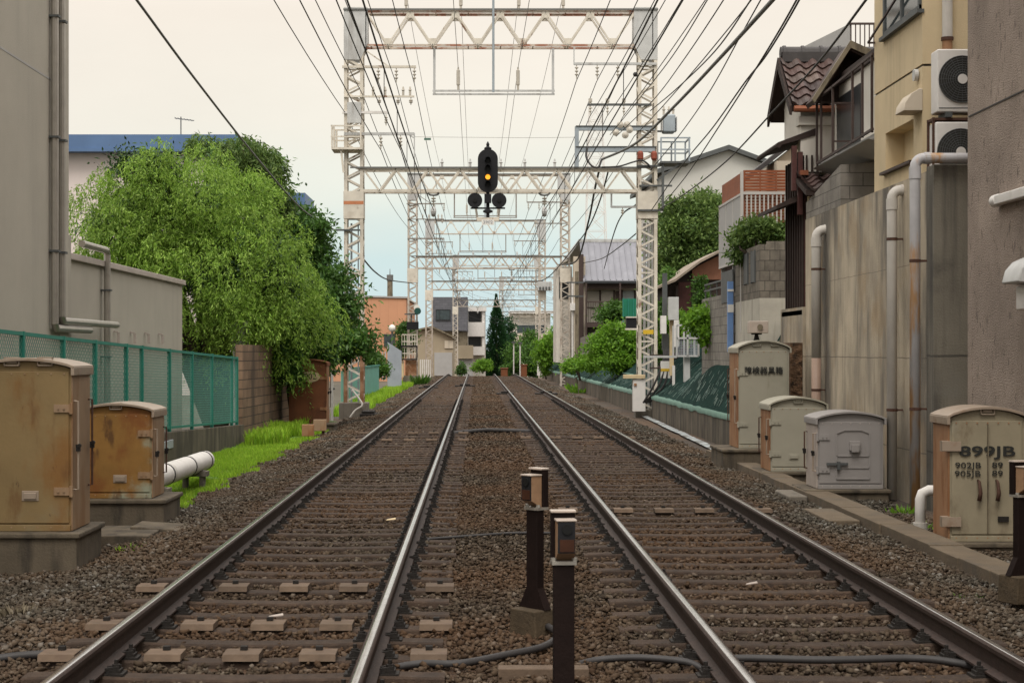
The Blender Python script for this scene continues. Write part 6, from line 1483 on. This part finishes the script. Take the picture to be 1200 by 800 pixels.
def strands(lobes, n, k, step, Ls, Wd, lmin, lmax, out=.25, rmin=.5):
    C, d = lobes_pts(lobes, n, rmin); P = []; D = []
    ln = RNG.uniform(lmin, lmax, n); h = unit(d * np.array([1, 1, 0]) + RNG.normal(size=(n, 3)) * .35 * np.array([1, 1, 0]))
    for j in range(k):
        s = (j / k) * ln
        q = C + h * (out * np.sqrt(s + .01))[:, None] + np.stack([np.zeros(n), np.zeros(n), -s * .95 + .12 * np.sin(np.minimum(s * 4, 3.1))], 1) + RNG.normal(size=(n, 3)) * .025
        P.append(q); D.append(unit(h * .35 + RNG.normal(size=(n, 3)) * .55 + np.array([0, 0, -.75])))
    P = np.concatenate(P); D = np.concatenate(D); m = len(P)
    return P, D, RNG.uniform(.7, 1.3, m) * Ls, RNG.uniform(.7, 1.2, m) * Wd
def trunk(parent, base, r, limbs, name='trunk'):
    m = MB(); b = Vector(base)
    for tip in limbs:
        tp = Vector(tip); mid = b.lerp(tp, .5) + Vector((random.uniform(-.2, .2), random.uniform(-.2, .2), .15 * (tp - b).length))
        P = spline([b, b.lerp(mid, .5) + Vector((0, 0, .1)), mid, tp], 4); n = len(P); m.tube(P, [lerp(r, r * .12, i / (n - 1)) for i in range(n)], 8)
    return m.build(name, 'bark', parent, smooth=True)
def tree(name, label, base, r, lobes, kind, spec, group=None, cat='tree'):
    t = thing(name, label, cat, base, group)
    trunk(t, base, r, [(l[0], l[1], l[2] + l[5] * .2) for l in lobes[:7]])
    P, D, L, Wd = strands(lobes, *spec[1:]) if spec[0] == 's' else clumps(lobes, *spec[1:])
    quads(P, D, L, Wd, 'crown', kind, t); return t
def L_(px, py, Y, rx, ry, rz):        # lobe from a photo position, radii in pixels (depth in metres)
    p = at(px, py, Y); s = Y / F; return (p.x, p.y, p.z, rx * s, ry, rz * s)
Y = 40.5
wl = [L_(215, 245, Y, 62, 1.3, 60), L_(160, 255, Y, 45, 1.2, 48), L_(120, 265, Y - .3, 30, 1., 40), L_(250, 245, Y, 46, 1.3, 52), L_(300, 300, Y - .6, 50, 1.3, 60), L_(250, 330, Y - .8, 75, 1.4, 70), L_(190, 198, Y, 40, 1., 36), L_(150, 190, Y, 28, .9, 26), L_(316, 335, Y - .5, 40, 1.1, 58), L_(170, 310, Y, 60, 1.2, 45), L_(285, 385, Y - .3, 55, 1.1, 45)]
t = thing('willow_tree', 'large bright green willow with hanging strands behind the low annex', 'tree', (-6.2, 40.8, -.45))
trunk(t, (-6.2, 40.8, -.45), .22, [l[:3] for l in wl[:9]])
C_, d_ = lobes_pts(wl, 165, .78); C_ = C_ + d_ * (RNG.random(165) ** 3)[:, None] * .55                  # cascades: small mounds of strands over the whole crown
sub_ = [(c[0], c[1], c[2], q, q, q * .85) for c, q in zip(C_, RNG.uniform(.26, .8, 165))]
P1 = strands(sub_, 12500, 9, .05, .105, .03, .12, .55, .22, .62)
P, D, L, Wd = P1
quads(P, D, L, Wd, 'crown', 'leaf_willow', t)
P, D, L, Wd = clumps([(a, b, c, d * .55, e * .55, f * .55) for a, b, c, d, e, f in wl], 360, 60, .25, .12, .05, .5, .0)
quads(P, D, L, Wd, 'inner_foliage', 'leaf_inner_shade', t)
P, D, L, Wd = strands(sub_, 1000, 16, .05, .10, .028, .6, 1.3, .3, .9)
quads(P, D, L, Wd, 'hanging_strands', 'leaf_willow', t)
dl = [L_(308, 222, 46, 26, 1., 40), L_(285, 184, 46, 30, .9, 18), L_(345, 285, 45.5, 34, 1., 40), L_(372, 345, 45, 26, 1., 36), L_(392, 322, 45, 12, .6, 10), L_(408, 352, 45, 12, .6, 7), L_(398, 372, 45, 18, .6, 12), L_(402, 392, 44.8, 24, .8, 18), L_(424, 394, 44.6, 16, .5, 8), L_(390, 345, 44.9, 26, .8, 30), L_(405, 398, 44.6, 26, .7, 16), L_(378, 405, 44.7, 30, .8, 26), L_(412, 410, 44.6, 16, .5, 8), L_(375, 268, 45, 14, .7, 8), L_(345, 300, 45.5, 40, 1., 60), L_(330, 390, 45.5, 45, 1., 50), L_(415, 400, 44.8, 18, .6, 12), L_(350, 415, 44.5, 40, .8, 34)]
tree('broadleaf_tree', 'dark green broadleaf tree behind the willow, leaning towards the left gantry post', (-5.0, 46, -.45), .2, dl, 'leaf_dark', ('c', 760, 62, .22, .15, .065, .35, .35))
vl = [L_(238, 168, 47.5, 18, .6, 14), L_(285, 172, 44.5, 28, .6, 14), L_(312, 192, 44.5, 20, .6, 22), L_(275, 200, 44.5, 34, .7, 26), L_(316, 232, 44.5, 26, .7, 28)]
tree('broadleaf_tree', 'drooping olive-green tree topping the willow beside a dark bare stem', (-6.0, 48, -.45), .12, vl, 'leaf_olive', ('s', 1300, 9, .05, .15, .045, .25, .8, .2, .5))
il = [L_(330, 410, 40.4, 15, .3, 34), L_(340, 378, 40.5, 16, .35, 40), L_(343, 420, 40.4, 8, .25, 22), L_(372, 370, 42.4, 22, .4, 50), L_(385, 395, 42.2, 10, .3, 30), L_(325, 420, 42.8, 24, .35, 34), L_(298, 405, 42.8, 26, .35, 24)]
t = thing('hanging_creeper', 'dense leafy creeper hanging over the brown block wall beside the 902 cabinet', 'creeper', (-4.3, 42.8, 0))
trunk(t, (-4.75, 43.2, -.45), .06, [l[:3] for l in il], 'stem')
P, D, L, Wd = strands(il, 1500, 9, .05, .13, .05, .25, .7, .12, .2); quads(P, D, L, Wd, 'foliage', 'leaf_ivy', t)
p = at(284, 400, 39); t = thing('notice_board', 'weathered pale notice board on posts half hidden among the willow strands', 'board', (p.x, 39, -.4))
m = MB(); a_, b_ = at(272, 408, 39), at(291, 376, 39); m.box(a_.x, b_.x, 39, 39.04, a_.z, b_.z); m.build('panel', 'panel_grey', t); m = MB(); m.bar((a_.x + .03, 39.06, -.4), (a_.x + .03, 39.06, b_.z), .04); m.bar((b_.x - .03, 39.06, -.4), (b_.x - .03, 39.06, b_.z), .04); m.build('post', 'steel_grey', t)
# right-hand trees and bushes
rl = [L_(805, 262, 74, 30, 2., 32), L_(790, 290, 74, 26, 2., 40), L_(825, 255, 75, 26, 2., 30), L_(820, 310, 74, 34, 2., 55), L_(800, 350, 73, 34, 2., 50), L_(845, 300, 75, 26, 2, 60), L_(780, 340, 73, 16, 1.5, 40)]
tree('broadleaf_tree', 'big rounded green tree above the red shed, in front of the pale gabled building', (9.6, 75, 2.2), .3, rl, 'leaf_olive', ('c', 760, 60, .28, .22, .09, .2, .5))
def bush(name, label, Y, lob, kind, nc, per, spread, L, Wd, z0=None, group='bushes along the slope'):
    p = at(lob[0][0], lob[0][1], Y); z0 = p.z - .8 if z0 is None else z0
    return tree(name, label, (p.x, Y, z0), .05, [L_(a, b, Y + dy, rx, ry, rz) for a, b, dy, rx, ry, rz in lob], kind, ('c', nc, per, spread, L, Wd, .1, .3), group, 'bush')
bush('bush', 'bright leafy bush on top of the netted slope below the garden wall', 41.5, [(832, 372, 0, 16, .6, 18), (846, 380, -.2, 12, .5, 20), (838, 392, -.3, 17, .4, 12), (817, 378, 0, 9, .4, 11)], 'leaf_lime', 130, 46, .12, .13, .07)
bush('bush', 'yellow-green bush beside the near right gantry post at the netting edge', 66, [(722, 400, 0, 24, .9, 22), (705, 410, 0, 18, .8, 16), (740, 405, 0, 18, .8, 20), (690, 428, 2, 18, .6, 9), (722, 422, -.5, 24, .8, 14), (742, 428, 0, 14, .7, 14)], 'leaf_lime', 260, 46, .15, .15, .075)
bush('bush', 'green bush under the balcony of the grey-roofed house', 82, [(722, 364, 0, 13, .8, 9), (710, 369, 0, 9, .8, 6), (733, 374, 0, 10, .7, 11)], 'leaf_ivy', 110, 46, .18, .17, .08)
bush('bush', 'low creeping shrub trailing down the netting beyond the yellow-green bush', 78, [(680, 425, 0, 18, .6, 8), (668, 430, 2, 10, .6, 6)], 'leaf_lime', 60, 46, .16, .14, .07)
bush('bush', 'green bush between the pole cabinets and the near right gantry post', 53, [(773, 385, 0, 14, .7, 34), (768, 412, 0, 12, .6, 22), (785, 340, 4, 12, .8, 30)], 'leaf_ivy', 150, 44, .14, .14, .065)
bush('bush', 'leafy plants spilling over the garden wall under the orange balcony', 35.2, [(885, 270, 0, 20, .5, 14), (908, 272, 0, 14, .4, 14), (868, 290, .8, 10, .4, 22)], 'leaf_olive', 130, 44, .10, .11, .05)
bush('bush', 'low light green plants in front of the red shed, behind the mesh enclosure', 50, [(795, 378, 0, 14, .6, 10), (808, 385, 0, 16, .6, 12), (780, 395, 0, 8, .5, 12), (826, 395, -2, 14, .5, 10)], 'leaf_lime', 110, 40, .13, .14, .07)
bush('bush', 'climbing plant on the front of the red shed', 53.8, [(822, 345, 0, 7, .3, 26), (826, 360, 0, 7, .3, 20)], 'leaf_ivy', 60, 36, .09, .11, .055)
bush('bush', 'round yellow-green bush behind the second right gantry post', 112, [(645, 408, 0, 14, 1., 16), (655, 398, 3, 12, 1., 24), (638, 415, 0, 10, 1, 14)], 'leaf_lime', 150, 46, .22, .22, .1)
bush('bush', 'tall dark bush behind the white lamp posts at the crest', 142, [(607, 425, 0, 20, 1.2, 22), (620, 405, 3, 14, 1.2, 16), (632, 430, 0, 12, 1., 16)], 'leaf_ivy', 170, 46, .28, .26, .12)
bush('bush', 'light green bush left of the conifer foot', 165, [(566, 428, 0, 9, .8, 7), (560, 431, 0, 7, .7, 5)], 'leaf_lime', 60, 40, .2, .2, .09)
bush('bush', 'dark round bush between the orange building and the second left gantry post', 100, [(476, 395, 0, 11, .7, 16), (472, 408, 0, 8, .6, 10)], 'leaf_dark', 80, 40, .18, .18, .085)
bush('bush', 'small tidy bush beside the fourth left gantry post foot', 140, [(540, 432, 0, 6, .5, 8)], 'leaf_dark', 30, 40, .16, .16, .08)
bush('bush', 'scruffy green bush behind the corrugated fence', 80, [(435, 420, 0, 10, .8, 9), (446, 432, 0, 8, .7, 9)], 'leaf_ivy', 70, 40, .16, .16, .08)
bush('bush', 'small sapling at the foot of the third right gantry post', 112, [(640, 430, 0, 5, .4, 14)], 'leaf_lime', 36, 36, .12, .15, .07)
# conifer
t = thing('conifer_tree', 'tall dark pointed conifer beyond the crest of the tracks', 'tree', tuple(at(586, 440, 215)))
p = at(581, 440, 215); zt_ = at(0, 345, 215).z; trunk(t, (p.x, 215, -4), .2, [(p.x, 215, zt_ - .5)])
n = 17000; u = RNG.random(n) ** 1.35; a = RNG.uniform(0, 2 * math.pi, n); rr = (1 - u) ** .8 * 2.15 * (.75 + .3 * np.sin(a * 5 + u * 31)) * RNG.uniform(.55, 1.05, n) + .05
rr *= np.clip((1.02 - u) * 4, .15, 1)
P = np.stack([p.x + .35 + rr * np.cos(a) - .3 * u, 215 + rr * np.sin(a), -2 + u * (zt_ + 2)], 1); D = unit(np.stack([np.cos(a) * .6, np.sin(a) * .6, RNG.uniform(.1, 1.1, n)], 1))
quads(P, D, RNG.uniform(.2, .4, n) * (1.1 - .5 * u), RNG.uniform(.09, .16, n), 'crown', 'leaf_conifer', t)
p = at(600, 440, 225)
t = tree('broadleaf_tree', 'dark rounded tree close against the right side of the conifer', (p.x, 225, -4.5), .2, [L_(595, 400, 225, 9, 1.5, 28), L_(598, 420, 225, 10, 1.5, 20), L_(588, 425, 224, 12, 1.5, 18)], 'leaf_conifer', ('c', 200, 50, .35, .35, .15, .1, .3))
# far tree belt closing the horizon
bl = [(x, 360 + random.uniform(-10, 10), -5, random.uniform(10, 18), 8, random.uniform(6, 10)) for x in range(-150, 190, 11)]
P, D, L, Wd = clumps(bl, 1500, 26, 1.6, 2.2, 1.2, .1, .5)
stuff(quads(P, D, L, Wd, 'far_woods', 'leaf_conifer', None, (0, 360, -5)), 'distant dark belt of trees closing off the horizon', 'woods')
# grass
def grass(name, label, n, fx, y0, y1, h0, h1, w, kind='grass'):
    y = RNG.uniform(y0, y1, n); xa, xb = fx(y); x = lerp(xa, xb, RNG.random(n))
    keep = np.array([noise.noise(Vector((a * 1.1, b * .8, 2))) for a, b in zip(x, y)]) > -.38
    x, y = x[keep], y[keep]; n = len(x)
    patch = np.array([noise.noise(Vector((a * 1.4, b * 1.4, 9))) for a, b in zip(x, y)])
    h = RNG.uniform(h0, h1, n) * (1 + .5 * patch); a = RNG.uniform(0, 2 * math.pi, n); ln = RNG.uniform(.05, .5, n) * h
    z = np.array([bz(q) for q in x]) - .02
    B = np.stack([x, y, z], 1); T = B + np.stack([np.cos(a) * ln, np.sin(a) * ln, h], 1); M_ = B * .45 + T * .55 + np.stack([-np.cos(a) * ln * .12, -np.sin(a) * ln * .12, h * .1], 1)
    S = np.stack([-np.sin(a), np.cos(a), np.zeros(n)], 1) * (w / 2)
    V = np.stack([B - S, B + S, M_ + S * .8, M_ - S * .8, T], 1).reshape(-1, 3); o = np.arange(n) * 5
    Q = np.concatenate([np.stack([o, o + 1, o + 2], 1), np.stack([o, o + 2, o + 3], 1), np.stack([o + 3, o + 2, o + 4], 1)])
    return stuff(npmesh(name, V, Q, kind, None, (0, (y0 + y1) / 2, -.4)), label, 'grass')
YS2 = np.arange(19.8, 50, .5)
g = sheet('grass_ground', [(-5.3, -.345), (-4.6, -.335), (-4.0, -.33), (-3.78, -.37)], list(np.arange(19.6, 48, .4)), 'grass_base', jit=.02); setting(g)
grass('grass', 'bright lime green grass between the gravel and the low fence wall', 95000, lambda y: (-5.15 + .018 * (y - 20), -3.70 + .14 * np.sin(y * 1.9) + .10 * np.sin(y * 5.1) + .05 * np.sin(y * 13)), 19.6, 41, .04, .12, .009)
grass('grass', 'bright green grass strip along the gravel past the near left gantry', 26000, lambda y: (-4.45 + 0 * y, -3.55 + .12 * np.sin(y * .9)), 52, 106, .12, .34, .03)
grass('grass', 'weeds growing in the shade below the brown block wall', 9000, lambda y: (-4.75 + 0 * y, -4.0 + .1 * np.sin(y * 2)), 35, 41, .12, .38, .025)
def tuft(label, x, y, z, n, r, h, kind='grass'):
    a = RNG.uniform(0, 2 * math.pi, n); q = RNG.random(n) ** .5 * r
    P = np.stack([x + q * np.cos(a), y + q * np.sin(a), np.full(n, z)], 1); D = unit(np.stack([np.cos(a) * .5, np.sin(a) * .5, RNG.uniform(.4, 1.2, n)], 1))
    o = quads(P, D, RNG.uniform(.5, 1.2, n) * h, RNG.uniform(.12, .3, n) * h, 'weed_tuft', kind, None, (x, y, z)); return tag(o, label, 'weed', 'weed tufts in the gravel')
tuft('green weed tuft at the wall foot just past the white elbow pipe', 5.0, 20.0, -.3, 60, .2, .11, 'leaf_lime')
tuft('small weed tuft beside the white elbow pipe base', 4.75, 18.2, -.3, 36, .12, .09, 'leaf_lime')
tuft('flat weed tuft by the base of the marker post at the frame edge', 3.72, 12.9, -.28, 50, .10, .06, 'leaf_lime')
tuft('grass tuft beside the plinth of the largest tan cabinet', -3.3, 16.2, -.3, 36, .12, .09)
tuft('weed sprouting from the gravel under the third right gantry post', 5.0, 84, -.3, 90, .5, .4, 'leaf_lime')
tuft('low weed beside the low wall at the second right gantry post', 4.7, 78, -.3, 80, .4, .3, 'leaf_lime')
tuft('green weed clump at the foot of the second left gantry post', -3.1, 94, -.2, 90, .4, .6, 'leaf_ivy')
tuft('dry straw-coloured weed in the gravel at the left frame edge', -3.25, 12.1, -.28, 70, .12, .1, 'cab_grime')
